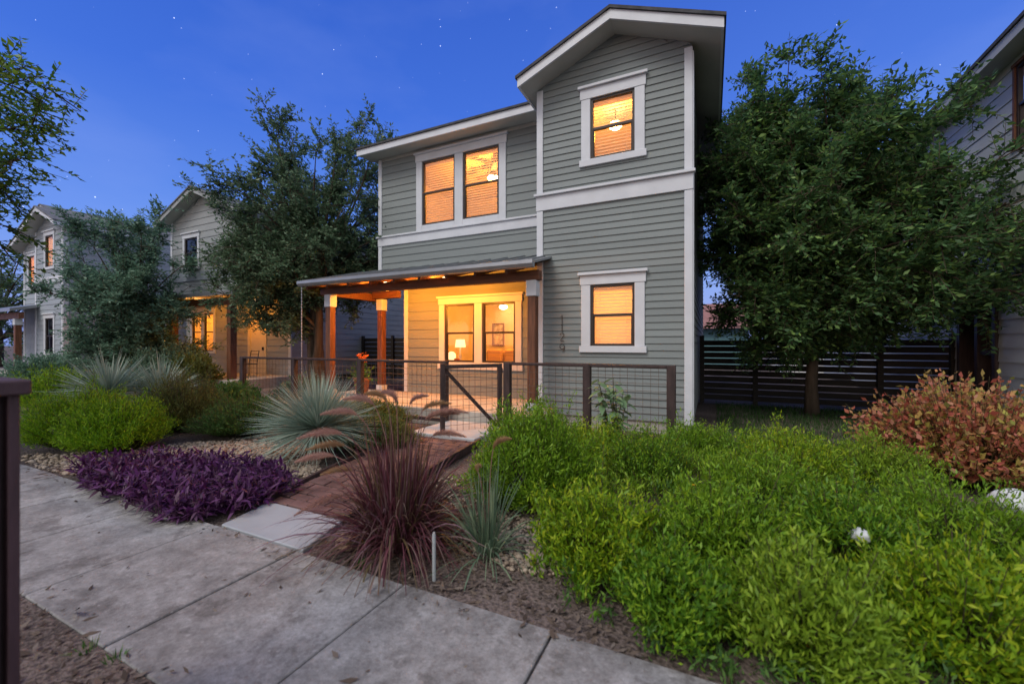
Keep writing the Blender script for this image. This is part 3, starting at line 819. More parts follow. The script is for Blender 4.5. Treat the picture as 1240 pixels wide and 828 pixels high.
# porch ceiling lights
def porch_lamp(c, label, power, top):
    t = thing('porch_light', label, 'porch light', c)
    b = MB(); b.lathe(c, [(0.001, -0.05)] + [(0.09 * math.cos(a), 0.05 * math.sin(a)) for a in np.linspace(-1.3, 0.2, 6)], 16); b.build('bowl', M['lamp'], t, smooth=True)
    b = MB(); b.tube([(c[0], c[1], c[2]), (c[0], c[1], top)], 0.05, 12); b.build('base', M['sash'], t)
    point((c[0], c[1], c[2] - 0.12), power, (1.0, 0.31, 0.022), 0.1)
porch_lamp((-4.7, 6.86, 2.735), 'warm light under the front porch roof of the sage grey house', 155, 2.87)
porch_lamp((-6.2, 6.86, 2.735), 'warm light under the porch roof near its left post', 165, 2.87)

# ------------------------------------------------------------------ front wire fence and gate
FY, FT = 6.0, 1.155
fence = thing('fence', 'dark wood post fence with wire mesh panels in front of the porch', 'fence', (-5.0, FY, 0))
XP = [-9.72, -7.98, -6.10, -4.15, -2.94, -1.64, -0.48]
for xp in XP:
    p = MB(); p.box(xp - 0.055, xp + 0.055, FY - 0.05, FY + 0.05, -0.1, FT); p.build('post', M['fence_wood'], fence, bevel=0.006)
def mesh_panel(mb, u0, u1, z0, z1, mp, step=0.105):
    n = max(2, round((u1 - u0) / step)); k = max(2, round((z1 - z0) / step))
    for i in range(n + 1):
        u = u0 + (u1 - u0) * i / n
        mb.tube([mp(u, 0, z0), mp(u, 0, z1)], 0.0032, 4, False)
    for j in range(k + 1):
        z = z0 + (z1 - z0) * j / k
        mb.tube([mp(u0, 0.006, z), mp(u1, 0.006, z)], 0.0032, 4, False)
for a, b in zip(XP, XP[1:]):
    if a == -4.15: continue
    r_ = MB(); r_.box(a + 0.055, b - 0.055, FY - 0.045, FY + 0.045, FT - 0.04, FT - 0.002)
    r_.build('rail', M['fence_wood'], fence, bevel=0.004)
    r_ = MB(); r_.box(a + 0.055, b - 0.055, FY - 0.02, FY + 0.02, 0.10, 0.16); r_.build('rail', M['fence_wood'], fence, bevel=0.004)
    w_ = MB(); mesh_panel(w_, a + 0.06, b - 0.06, 0.16, FT - 0.045, front(FY)); w_.build('wire_mesh', M['wire'], fence)
hx, hy = -3.03, 6.0
gd = Vector((-3.67 - hx, 5.18 - hy, 0)).normalized()
gmp = lambda u, o, z: (hx + gd.x * u + gd.y * o, hy + gd.y * u - gd.x * o, z)
gate = thing('garden_gate', 'half open dark wood and wire gate with diagonal brace at the brick path', 'gate', (hx, hy, 0))
GL = 1.03
b = MB(); b.box(0.02, 0.085, -0.03, 0.03, 0.02, 1.13, gmp); b.build('stile', M['fence_wood'], gate, bevel=0.004)
b = MB(); b.box(GL - 0.065, GL, -0.03, 0.03, 0.02, 1.15, gmp); b.build('stile', M['fence_wood'], gate, bevel=0.004)
b = MB(); b.box(0.086, GL - 0.066, -0.025, 0.025, 1.075, 1.13, gmp); b.build('rail', M['fence_wood'], gate, bevel=0.004)
b = MB(); b.box(0.086, GL - 0.066, -0.025, 0.025, 0.05, 0.11, gmp); b.build('rail', M['fence_wood'], gate, bevel=0.004)
b = MB(); b.bar(gmp(GL - 0.07, 0.035, 1.06), gmp(0.09, 0.035, 0.13), 0.02, 0.055); b.build('brace', M['fence_wood'], gate, bevel=0.003)
b = MB(); mesh_panel(b, 0.087, GL - 0.067, 0.112, 1.074, gmp, 0.1); b.build('wire_mesh', M['wire'], gate)
b = MB(); b.box(-0.02, 0.075, 0.032, 0.05, 0.98, 1.06, gmp); b.build('hinge', M['gutter'], gate)

# big capped post of another fence at the left edge, close to the camera
np_ = thing('gate_post', 'plum brown capped wooden post standing close by the near side of the sidewalk', 'post', (-2.13, 0.41, 0))
px, py = -2.13, 0.41
b = MB(); b.box(px - 0.125, px + 0.125, py + 0.094, py + 0.12, -0.1, 1.285); b.build('board', M['near_wood'], np_, bevel=0.003)
b = MB(); b.box(px - 0.125, px + 0.125, py - 0.12, py + 0.078, -0.1, 1.285); b.build('board', M['near_wood'], np_, bevel=0.003)
b = MB(); b.box(px - 0.10, px + 0.09, py + 0.079, py + 0.093, -0.1, 1.28); b.build('core', M['fence_wood'], np_)
b = MB(); b.box(px - 0.15, px + 0.15, py - 0.14, py + 0.14, 1.286, 1.335); b.build('cap', M['near_wood'], np_, bevel=0.006)

# ------------------------------------------------------------------ neighbouring houses
def lim_fn(xc, zr, sl):
    return lambda z: (xc - (zr - z) / sl, xc + (zr - z) / sl)

# house 3, far left: sister house in blue grey
DX = -22.25
h3 = thing('house', 'far blue grey house with front gable, two lit upper windows and dark porch', 'house', (-27, 7.07, 0))
sd = M['siding_blue']
w = MB()
siding(w, fb, -2.84 + DX, -0.27 + DX, 0.2, 3.85, 0.2, [(-1.87 + DX, -1.13 + DX, 1.05, 2.455)])
siding(w, fb, -2.84 + DX, -0.27 + DX, 4.10, 6.62, 0.2, [(-1.87 + DX, -1.13 + DX, 4.5, 5.75)], lim_fn(-1.55 + DX, 6.61, 0.43))
siding(w, side_r(-0.27 + DX), BY, 19, 0.2, 6.1, 0.2)
siding(w, side_l(-2.84 + DX), BY, WY, 0.2, 6.0, 0.2)
siding(w, fw, -7.75 + DX, -2.84 + DX, 0.28, 3.9, 0.236)
siding(w, fw, -7.75 + DX, -2.84 + DX, 3.9, 7.3, 0.236, [(-7.2 + DX, -6.5 + DX, 4.2, 5.6)], lim_fn(-4.4 + DX, 7.35, 0.40))
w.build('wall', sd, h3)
for a, b_, m_, z0, z1 in ((-2.86, -2.74, fb, 0.19, 6.0), (-0.375, -0.255, fb, 0.17, 6.0), (-7.77, -7.65, fw, 0.2, 5.9)):
    corner_board(h3, m_, a + DX, b_ + DX, z0, z1)
corner_board(h3, side_r(-0.27 + DX), BY - 0.02, BY + 0.13, 0.17, 5.9, 0.033)
b = MB(); b.box(-2.9 + DX, -0.24 + DX, 0.0, 0.05, 3.84, 4.10, fb); b.box(-7.8 + DX, -2.85 + DX, 0.0, 0.05, 3.84, 4.06, fw)
b.build('belt_trim', M['trim'], h3)
window(h3, fb, [(-1.87 + DX, -1.13 + DX)], 4.5, 5.75, 0.12, 0.16, sill=0.1, tilt=0.9)
window(h3, fb, [(-1.87 + DX, -1.13 + DX)], 1.05, 2.455, 0.12, 0.16, sill=0.1, blinds=False)
window(h3, fw, [(-7.2 + DX, -6.5 + DX)], 4.2, 5.6, 0.10, 0.14, sill=0.1, tilt=0.5)
gable_roof(h3, -3.15 + DX, 0.2 + DX, 6.77, 6.05, 6.65, 9.6, shingle=M['shingle_grey'])
gable_roof(h3, -8.3 + DX, -0.5 + DX, 7.55, 6.0, 7.62, 19.2, shingle=M['shingle_grey'])
b = MB(); b.hexa([(-8.3 + DX, 6.25, 2.72), (-2.45 + DX, 6.25, 2.72), (-2.45 + DX, WY - .03, 3.2), (-8.3 + DX, WY - .03, 3.2), (-8.3 + DX, 6.25, 2.84), (-2.45 + DX, 6.25, 2.84), (-2.45 + DX, WY - .03, 3.3), (-8.3 + DX, WY - .03, 3.3)])
b.build('porch_roof', M['metal_roof'], h3)
b = MB(); b.box(-8.1 + DX, -2.5 + DX, 6.5, 6.64, 2.45, 2.70); b.build('beam', M['wood_beam'], h3)
for px in (-2.95, -7.9):
    b = MB(); b.box(px - .09 + DX, px + .09 + DX, 6.5, 6.68, 0.2, 2.2); po = b.build('post', M['wood'], h3)
    b = MB(); b.box(px - .11 + DX, px + .11 + DX, 6.48, 6.70, 2.2, 2.45); b.build('capital', M['trim'], po)
b = MB(); b.box(-8.1 + DX, -2.5 + DX, 6.2, WY, -0.05, 0.28); b.build('porch_floor', M['concrete'], h3)
room(h3, -2.8 + DX, -0.3 + DX, BY + .001, BY + 3, 3.5, 6.0); room(h3, -7.6 + DX, -2.95 + DX, WY + .001, WY + 3, 3.5, 6.0)
point((-1.5 + DX, 8.6, 5.3), 60, (1, 0.5, 0.2)); point((-6.4 + DX, 9.3, 5.3), 80)

# house 2: pale house with lit porch, half behind the oak
h2 = thing('house', 'pale grey gabled house half hidden by the big tree, with lit doorway and porch', 'house', (-16, 8.6, 0))
sd = M['siding_pale']
F2, P2 = front(8.6), front(10.1)
w = MB()
siding(w, F2, -18.2, -14.2, 3.15, 4.0, 0.2)
siding(w, F2, -18.2, -14.2, 4.0, 6.7, 0.236, [(-17.3, -16.5, 4.2, 5.25)], lim_fn(-16.2, 6.72, 0.43))
siding(w, side_r(-14.2), 8.6, 20, 3.15, 6.0, 0.236); siding(w, side_l(-18.2), 8.6, 20, 3.15, 6.0, 0.236)
siding(w, P2, -20.2, -13.6, 0.2, 3.2, 0.236, [(-19.75, -19.1, 1.15, 2.7), (-18.9, -18.25, 1.15, 2.7), (-15.9, -15.05, 0.3, 2.5)])
siding(w, side_r(-13.6), 10.1, 20, 0.2, 3.2, 0.236)
w.face([(-20.2, 8.62, 3.14), (-13.6, 8.62, 3.14), (-13.6, 20, 3.14), (-20.2, 20, 3.14)])
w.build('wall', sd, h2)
corner_board(h2, F2, -18.22, -18.1, 3.2, 5.95); corner_board(h2, F2, -14.32, -14.18, 3.2, 5.95)
corner_board(h2, P2, -17.1, -16.95, 0.3, 3.1); corner_board(h2, P2, -13.72, -13.58, 0.2, 3.1)
b = MB(); b.box(-18.25, -14.15, 0.0, 0.05, 3.70, 4.0, F2); b.build('belt_trim', M['siding_blue'], h2)
window(h2, F2, [(-17.3, -16.5)], 4.2, 5.25, 0.12, 0.16, sill=0.1, blinds=False)
window(h2, P2, [(-19.75, -19.1), (-18.9, -18.25)], 1.15, 2.7, 0.12, 0.16, sill=0.1, tilt=0.9)
d = MB(); d.box(-15.9, -15.05, -0.06, 0.0, 0.3, 2.5, P2); d.box(-16.02, -15.9, 0.0, 0.04, 0.3, 2.6, P2); d.box(-15.05, -14.93, 0.0, 0.04, 0.3, 2.6, P2)
d_o = d.build('door', mat('cream_door', (0.60, 0.52, 0.34), 0.5, 0.06, 3), h2)
d = MB(); d.box(-15.15, -15.11, 0.01, 0.06, 1.2, 1.32, P2); d.build('handle', M['iron'], d_o)
gable_roof(h2, -18.6, -13.8, 6.86, 5.85, 8.2, 20, shingle=M['shingle_grey'], fascia=M['siding_pale'])
b = MB(); b.hexa([(-20.5, 7.9, 2.98), (-13.3, 7.9, 2.98), (-13.3, 8.58, 3.14), (-20.5, 8.58, 3.14), (-20.5, 7.9, 3.10), (-13.3, 7.9, 3.10), (-13.3, 8.58, 3.25), (-20.5, 8.58, 3.25)])
b.build('porch_roof', M['metal_roof'], h2)
b = MB(); b.box(-20.3, -13.4, 8.2, 8.34, 2.72, 2.95); b.build('beam', M['wood_beam'], h2)
for px in (-17.4, -14.0, -20.2):
    b = MB(); b.box(px - .1, px + .1, 8.18, 8.38, 0.3, 2.72); b.build('post', M['wood'], h2)
b = MB(); b.box(-20.4, -13.3, 7.9, 10.08, -0.05, 0.3); b.build('porch_floor', M['concrete'], h2)
room(h2, -20.1, -17.2, 10.101, 13, 0.3, 3.0); point((-18.9, 11.4, 2.4), 100)
porch_lamp((-15.4, 9.5, 2.95), 'warm light over the doorway of the pale gabled house', 60, 3.13)
porch_lamp((-17.6, 9.0, 2.95), 'warm light over the porch windows of the pale gabled house', 34, 3.13)
porch_lamp((-14.2, 9.2, 2.95), 'warm light near the right end of the pale house porch', 6, 3.13)

# right neighbour: long side wall under a deep eave
h4 = thing('house', 'pale house at the right edge behind the tree, with deep eave and brown door', 'house', (4.4, 8, 0))
SL = side_l(4.4)
w = MB()
siding(w, SL, 7.4, 22, 0.2, 6.1, 0.236, [(8.6, 9.45, 4.6, 5.85), (9.95, 11.05, 0.2, 2.25)])
siding(w, front(7.4), 4.4, 12, 0.2, 6.1, 0.236)
w.face([(4.4, 22, 0), (12, 22, 0), (12, 22, 6.1), (4.4, 22, 6.1)])
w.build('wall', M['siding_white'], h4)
corner_board(h4, SL, 7.38, 7.5, 0.2, 6.0)
window(h4, SL, [(8.6, 9.45)], 4.6, 5.85, 0.05, 0.06, cap=False, sill=0.05, trim=M['wood'], tilt=1.3)
d = MB(); d.box(9.95, 11.05, -0.25, -0.2, 0.2, 2.25, SL)
d_o = d.build('door', M['slat'], h4)
d = MB()
for a in (9.9, 10.42, 11.02): d.box(a, a + 0.09, -0.19, 0.06, 0.1, 2.4, SL)
d.box(9.99, 10.42, -0.19, 0.03, 1.25, 1.33, SL); d.box(9.9, 11.11, -0.19, 0.065, 2.402, 2.5, SL)
d.build('frame', M['fence_wood'], d_o)
gx = 4.05
r_ = MB(); r_.hexa([(gx - .03, 7.0, 6.14), (8.5, 7.0, 7.9), (8.5, 22.4, 7.9), (gx - .03, 22.4, 6.14), (gx - .03, 7.0, 6.2), (8.5, 7.0, 7.96), (8.5, 22.4, 7.96), (gx - .03, 22.4, 6.2)])
r_.hexa([(8.5, 7.0, 7.9), (13, 7.0, 6.1), (13, 22.4, 6.1), (8.5, 22.4, 7.9), (8.5, 7.0, 7.96), (13, 7.0, 6.16), (13, 22.4, 6.16), (8.5, 22.4, 7.96)])
rf4 = r_.build('roof', M['shingle'], h4)
b = MB(); b.box(gx, gx + 0.035, 7.03, 22.3, 5.98, 6.135); b.build('fascia', M['soffit'], rf4)
b = MB(); b.face([(gx + .036, 7.03, 6.0), (4.42, 7.03, 6.0), (4.42, 22.3, 6.0), (gx + .036, 22.3, 6.0)]); b.build('soffit', M['soffit'], rf4)

# far buildings glimpsed between things
M['red_roof'] = mat('dusty_red_roof', (0.26, 0.13, 0.12), 0.9, 0.15, 3)
M['teal_wall'] = mat('teal_painted_wall', (0.12, 0.24, 0.27), 0.7, 0.1, 3)
b5 = thing('house', 'far teal house with dusty red roof seen past the right corner of the grey house', 'house', (0.5, 28, 0))
b = MB(); b.box(-3.2, 2.0, 28, 34, 0, 2.35); b.build('wall', M['teal_wall'], b5)
b = MB(); b.hexa([(-3.6, 27.5, 2.36), (2.4, 27.5, 2.36), (2.4, 34.5, 2.36), (-3.6, 34.5, 2.36), (-3.6, 30.9, 4.1), (2.4, 30.9, 4.1), (2.4, 31.1, 4.1), (-3.6, 31.1, 4.1)]); b.build('roof', M['red_roof'], b5)
M['white_wall'] = mat('white_garage_siding', (0.78, 0.78, 0.78), 0.6, 0.06, 3)
b6 = thing('garage', 'white garage glimpsed through the tree above the slatted fence', 'garage', (7, 24, 0))
b = MB(); siding(b, front(24), 3.2, 11, 0, 3.0, 0.2); siding(b, side_l(3.2), 24, 30, 0, 3.0, 0.2); b.build('wall', M['white_wall'], b6)
b = MB(); b.hexa([(2.9, 23.6, 3.0), (11.4, 23.6, 3.0), (11.4, 30.4, 3.0), (2.9, 30.4, 3.0), (2.9, 26.9, 4.6), (11.4, 26.9, 4.6), (11.4, 27.1, 4.6), (2.9, 27.1, 4.6)]); b.build('roof', M['shingle_grey'], b6)
b = MB(); b.box(5.0, 7.6, 0.0, 0.05, 0.1, 2.3, front(24)); b.build('garage_door', M['trim'], b6)
b7 = thing('house', 'pale house far behind the porch, seen between the porch posts', 'house', (-16, 19, 0))
b = MB(); siding(b, front(19), -24.0, -11.5, 0, 4.6, 0.25); siding(b, side_r(-11.5), 19, 26, 0, 4.6, 0.25); b.build('wall', M['white_wall'], b7)
b = MB(); b.hexa([(-24.5, 18.5, 4.6), (-11, 18.5, 4.6), (-11, 26.5, 4.6), (-24.5, 26.5, 4.6), (-24.5, 22.4, 6.6), (-11, 22.4, 6.6), (-11, 22.6, 6.6), (-24.5, 22.6, 6.6)]); b.build('roof', M['shingle_grey'], b7)
window(b7, front(19), [(-15.0, -14.1)], 1.6, 3.0, 0.12, 0.14, blinds=False)

# slatted fences between the houses
def slat_fence(label, p, q, ztop, gap, board, posts):
    t = thing('slat_fence', label, 'fence', ((p[0] + q[0]) / 2, (p[1] + q[1]) / 2, 0))
    p3, q3 = Vector((*p, 0)), Vector((*q, 0))
    m = MB(); z = 0.08
    while z + board < ztop:
        m.bar(p3 + Vector((0, 0, z + board / 2)), q3 + Vector((0, 0, z + board / 2)), 0.022, board); z += board + gap
    m.build('slat_panel', M['slat'], t)
    n = Vector((-(q3 - p3).y, (q3 - p3).x, 0)).normalized() * -0.06
    for k in range(posts):
        c = p3 + (q3 - p3) * (k / (posts - 1)) + n
        b = MB(); b.box(c.x - 0.05, c.x + 0.05, c.y - 0.05, c.y + 0.05, -0.1, ztop + 0.03); b.build('post', M['slat'], t)
    return t
slat_fence('dark horizontal slat fence under the large tree on the right', (-0.2, 11.4), (4.38, 11.4), 1.62, 0.022, 0.125, 5)
slat_fence('dark slat fence seen behind the porch posts on the left', (-13.5, 13.5), (-7.0, 13.5), 1.75, 0.02, 0.16, 5)

# ------------------------------------------------------------------ trees
def tree(name, label, base, th, tr, c, rad, nl, ns, nt, nk, L, W, lm, seed, up=0.25, droop=0.15, trunks=1, zmin=-0.9, loose=0.0, group=None, lobes=(), twl=(0.25, 0.55)):
    rng = np.random.default_rng(seed)
    t = thing(name, label, 'tree', (base[0], base[1], 0), group=group)
    c = np.array(c, float); rad = np.array(rad, float)
    tb = MB()
    SA, SBp = [], []
    axes = []
    for k in range(trunks):
        off = np.array([0.12 * k * (1 if k % 2 else -1), 0.1 * k, 0])
        b0 = np.array([base[0], base[1], -0.1]) + off
        top = c + np.array([rng.normal(0, .12), rng.normal(0, .12), rad[2] * 0.45]) * (1 if k == 0 else 0.8)
        pts = [b0 + (top - b0) * s + np.array([math.sin(s * 5 + k * 2) * 0.07 * th, math.cos(s * 4 + k) * 0.05 * th, 0]) * min(1, s * 3) for s in np.linspace(0, 1, 9)]
        tb.tube(pts, [tr * (1.25 if i == 0 else 1) * (1 - 0.85 * i / 8) for i in range(9)], 10)
        axes.append(np.array(pts))
    i = np.arange(nl) + 0.5
    zz = zmin + (1 - zmin) * (i / nl); ph = i * 2.39996 + rng.uniform(0, 6)
    dirs = np.stack([np.sqrt(np.maximum(0, 1 - zz ** 2)) * np.cos(ph), np.sqrt(np.maximum(0, 1 - zz ** 2)) * np.sin(ph), zz], 1)
    dirs = unit(dirs + rng.normal(0, 0.16, (nl, 3)))
    TB, TD, TL = [], [], []
    jobs = [(d, c, rad) for d in dirs]
    for lc, lr, ln_ in lobes:
        for _ in range(ln_):
            jobs.append((unit(rng.normal(0, 1, (1, 3)))[0], np.array(lc, float), np.array(lr, float)))
    for d, c, rad in jobs:
        tgt = c + d * rad * rng.uniform(0.72, 1.06 + loose)
        ax = axes[rng.integers(len(axes))]
        zs = ax[:, 2]
        zst = np.clip(th + (tgt[2] - th) * 0.35 - 0.2, th, zs[-1] - 0.1)
        j = np.searchsorted(zs, zst); s0 = ax[max(0, j - 1)] + (ax[min(j, 8)] - ax[max(0, j - 1)]) * 0.5
        ln = np.linalg.norm(tgt - s0)
        ctrl = s0 + (tgt - s0) * 0.5 + np.array([0, 0, up * ln]) + rng.normal(0, .08 * ln, 3)
        s = np.linspace(0, 1, 7)[:, None]
        lp = (1 - s) ** 2 * s0 + 2 * s * (1 - s) * ctrl + s ** 2 * tgt
        tb.tube(lp, [max(0.006, tr * 0.38 * (1 - 0.9 * q)) for q in np.linspace(0, 1, 7)], 5)
        for _ in range(ns):
            u = rng.uniform(0.22, 1.0); k = min(5, int(u * 6)); fr = u * 6 - k
            p = lp[k] + (lp[k + 1] - lp[k]) * fr
            tg = unit((lp[k + 1] - lp[k])[None])[0]
            out = unit(((p - c) / rad)[None])[0]
            dd = unit((tg * 0.6 + rng.normal(0, .6, 3) + out * 0.35 + np.array([0, 0, 0.1]))[None])[0]
            sl = rad.mean() * rng.uniform(0.15, 0.36)
            e1 = p + dd * sl * 0.5; e2 = p + dd * sl + np.array([0, 0, -droop * sl])
            SA += [p, e1]; SBp += [e1, e2]
            v = rng.uniform(0.15, 1.0, nt)
            q = np.where((v < 0.5)[:, None], p + (e1 - p) * (v * 2)[:, None], e1 + (e2 - e1) * (v * 2 - 1)[:, None])
            td = unit(dd * 0.55 + rng.normal(0, 0.6, (nt, 3)) + np.array([0, 0, -droop * 0.6]))
            TB.append(q); TD.append(td); TL.append(rng.uniform(twl[0], twl[1], nt))
    TB, TD, TL = np.concatenate(TB), np.concatenate(TD), np.concatenate(TL)
    SA, SBp = np.array(SA), np.array(SBp)
    V1, F1 = sticks(SA, SBp, np.full(len(SA), 0.012), np.full(len(SA), 0.007))
    V2, F2_ = sticks(TB, TB + TD * TL[:, None], np.full(len(TB), 0.005), np.full(len(TB), 0.003))
    tb.build('trunk', M['bark'], t, smooth=True)
    V, F, mi = merge([(V1, F1, 0), (V2, F2_, 0)])
    npmesh('limbs', V, F, M['bark'], t)
    n = len(TB)
    s = (np.arange(nk)[None] + rng.uniform(0, 1, (n, nk))) / nk
    P = TB[:, None] + TD[:, None] * (TL[:, None] * (0.1 + 0.9 * s))[:, :, None]
    side = unit(np.cross(TD, np.array([0.1, 0.2, 1])) + 1e-5)
    sg = np.where(np.arange(nk) % 2 == 0, 1.0, -1.0)[None, :, None]
    D = unit(TD[:, None] * 0.55 + side[:, None] * sg * 0.8 + rng.normal(0, 0.35, (n, nk, 3)))
    P, D = P.reshape(-1, 3), D.reshape(-1, 3)
    Sd = unit(np.cross(D, rng.normal(0, 0.55, D.shape) + np.array([0, 0, 1])) + 1e-5)
    sz = rng.uniform(0.7, 1.25, len(P))
    keep = P[:, 2] > 0.15
    V, F = leaf_arrays(P[keep], D[keep], Sd[keep], (L * sz)[keep], (W * sz)[keep])
    npmesh('crown', V, F, lm, t)
    return t

tree('oak_tree', 'tall broad dark green tree between the pale house and the front porch', (-10.35, 8.4), 2.0, 0.15, (-10.1, 8.5, 4.95), (2.5, 2.3, 2.55), 46, 8, 17, 12, 0.100, 0.048, L_OAK, 3, up=0.15, droop=0.12, trunks=3, zmin=-0.85, loose=0.08, lobes=[((-12.3, 8.0, 3.5), (2.1, 1.2, 1.35), 14), ((-12.9, 8.0, 4.8), (1.35, 1.0, 1.6), 13)])
tree('young_tree', 'small blue green bushy tree in front of the far blue grey house', (-17.2, 6.9), 1.0, 0.10, (-17.2, 6.9, 2.75), (2.0, 1.6, 2.7), 40, 8, 14, 12, 0.115, 0.050, L_JUN, 11, up=0.12, droop=0.05, zmin=-0.8, loose=0.15)
tree('elm_tree', 'large dark tree with drooping branches in the gap on the right', (1.86, 10.3), 1.9, 0.12, (1.6, 10.1, 4.3), (1.9, 2.1, 2.15), 34, 8, 17, 12, 0.100, 0.046, L_ELM, 5, up=0.12, droop=0.35, zmin=-0.9, loose=0.10, lobes=[((3.0, 8.9, 3.2), (1.75, 1.35, 1.45), 28), ((2.75, 10.2, 5.0), (1.35, 1.8, 1.75), 16), ((0.75, 9.0, 3.7), (0.85, 1.0, 2.3), 14), ((0.95, 9.8, 5.4), (0.95, 1.2, 1.5), 9), ((1.9, 10.1, 6.0), (1.3, 1.4, 1.25), 9), ((1.5, 9.5, 2.35), (1.6, 1.1, 0.8), 11), ((0.5, 9.4, 4.0), (0.55, 0.8, 2.2), 12)])
tree('street_tree', 'bright leafy tree reaching in at the upper left edge', (-9.2, 1.1), 1.9, 0.10, (-9.2, 1.2, 4.25), (1.75, 1.5, 1.6), 28, 9, 9, 12, 0.085, 0.042, L_STREET, 21, up=0.15, droop=0.2, zmin=-0.6, loose=0.12)
tree('background_tree', 'dark tree beyond the left side of the far blue grey house', (-40.5, 9.8), 1.6, 0.2, (-40.5, 9.8, 4.0), (4.0, 3.5, 3.6), 34, 8, 7, 9, 0.16, 0.09, L_OAK, 31, zmin=-0.8)

# ------------------------------------------------------------------ shrubs, grasses, ground cover
def shrub(name, label, cat, c, r, h, n, nk, L, W, lm, seed, upright=0.5, low=0.25, group=None, rz=1.0, jit=0.5, stemm=None, flowers=None, wild=0.0, s0=0.5, tuft=0.012):
    rng = np.random.default_rng(seed)
    o = thing(name, label, cat, (c[0], c[1], 0), group=group)
    ph = rng.uniform(0, 2 * math.pi, n); el = np.arcsin(rng.uniform(0.02, 1, n))
    lump = 1 + 0.16 * np.sin(ph * 3 + seed) * np.cos(el * 4 + seed * 2) + rng.normal(0, 0.07, n)
    tip = np.stack([np.cos(ph) * np.cos(el) * r * lump, np.sin(ph) * np.cos(el) * r * rz * lump, (low * h) + np.sin(el) * (1 - low) * h * lump], 1)
    tip *= rng.uniform(0.55, 1.0, (n, 1)) ** 0.45
    if wild:
        tip *= 1 + wild * np.maximum(0, rng.normal(0, 1, (n, 1))) * np.array([0.6, 0.6, 1.0])
        tip *= 1 + 0.5 * wild * np.sin(ph * 5 + seed)[:, None]
    root = np.stack([tip[:, 0] * 0.3, tip[:, 1] * 0.3, np.zeros(n)], 1)
    base = np.array([c[0], c[1], 0])
    V1, F1 = sticks(root + base, tip + base, np.full(n, 0.004), np.full(n, 0.002))
    npmesh('stems', V1, F1, stemm or M['stem'], o)
    s = s0 + (1 - s0) * (np.arange(nk)[None] + rng.uniform(0, 1, (n, nk))) / nk
    ax = tip - root; td = unit(ax)
    up = unit(td * (1 - upright) + np.array([0, 0, upright]))
    P = root[:, None] + ax[:, None] * s[:, :, None] + rng.normal(0, tuft, (n, nk, 3))
    D = unit(up[:, None] * 0.75 + rng.normal(0, jit, (n, nk, 3)))
    P, D = P.reshape(-1, 3) + base, D.reshape(-1, 3)
    Sd = unit(np.cross(D, rng.normal(0, 0.7, D.shape) + np.array([0, 0, 0.6])) + 1e-5)
    sz = rng.uniform(0.65, 1.3, len(P))
    P[:, 2] = np.maximum(P[:, 2], 0.02)
    V, F = leaf_arrays(P, D, Sd, L * sz, W * sz)
    npmesh('foliage', V, F, lm, o)
    return o

GL_ = 'lime feathery shrubs on the left'
shrub('shrub', 'bright lime feathery shrub at the sidewalk edge beside the capped post', 'shrub', (-8.15, 2.72), 0.68, 0.82, 420, 64, 0.050, 0.009, L_LIME, 1, 0.45, wild=0.12, s0=0.55, tuft=0.03, group=GL_)
shrub('shrub', 'bright lime feathery shrub at the sidewalk left of the purple plants', 'shrub', (-7.2, 2.78), 0.60, 0.78, 420, 64, 0.050, 0.009, L_LIME, 2, 0.45, wild=0.12, s0=0.55, tuft=0.03, group=GL_)
shrub('shrub', 'small far lime shrub left of the spiky blue green rosettes', 'shrub', (-12.9, 3.9), 0.75, 0.98, 700, 20, 0.07, 0.014, L_LIME, 3, 0.5, group=GL_)
shrub('shrub', 'loose olive brown shrub behind the lime shrubs', 'shrub', (-7.97, 3.95), 0.66, 0.92, 900, 16, 0.05, 0.012, L_OLIVE, 4, 0.5, wild=0.13)
shrub('shrub', 'low soft green mound left of the large spiky rosette', 'shrub', (-6.75, 4.15), 0.68, 0.60, 1200, 18, 0.045, 0.010, L_MID, 5, 0.5, wild=0.13)
shrub('shrub', 'dark green leafy shrub in front of the left end of the wire fence', 'shrub', (-8.75, 5.1), 0.7, 0.72, 700, 14, 0.07, 0.03, L_MID, 6, 0.4)
shrub('shrub', 'low grey green mound at the far left beyond the capped post', 'shrub', (-15.2, 3.4), 1.0, 0.75, 700, 14, 0.07, 0.02, L_JUN, 7, 0.5)
shrub('shrub', 'low green plants at the foot of the fence left of the gate', 'shrub', (-5.2, 5.3), 0.85, 0.55, 900, 14, 0.06, 0.016, L_OLIVE, 8, 0.6, rz=0.6)
shrub('shrub', 'small dark green mound between the spiky rosette and the path', 'shrub', (-4.35, 4.35), 0.5, 0.45, 900, 14, 0.05, 0.014, L_MID, 9, 0.5)
shrub('shrub', 'low grassy green plants overhanging the left edge of the brick path', 'shrub', (-3.98, 4.45), 0.36, 0.42, 240, 34, 0.07, 0.010, L_OLIVE, 19, 0.6, s0=0.4, tuft=0.02, wild=0.1)
shrub('shrub', 'dense round bright green shrub right of the brick path', 'shrub', (-1.50, 3.58), 0.64, 0.90, 620, 66, 0.040, 0.011, L_LIME2, 10, 0.55, low=0.15, jit=0.45, wild=0.07, s0=0.6, tuft=0.024)
shrub('shrub', 'reddish orange shrub in front of the neighbouring house on the right', 'shrub', (2.45, 5.95), 0.95, 1.14, 950, 13, 0.062, 0.036, L_NAND, 12, 0.25, low=0.25, jit=0.6)
shrub('shrub', 'broad leaved green shrub behind the reddish shrub', 'shrub', (3.45, 6.55), 0.5, 1.2, 160, 9, 0.10, 0.06, L_MID, 13, 0.3)
shrub('shrub', 'yellow green bushy plant in front of the porch of the pale house', 'shrub', (-14.6, 7.5), 0.75, 1.25, 500, 14, 0.09, 0.04, L_OLIVE, 14, 0.4)
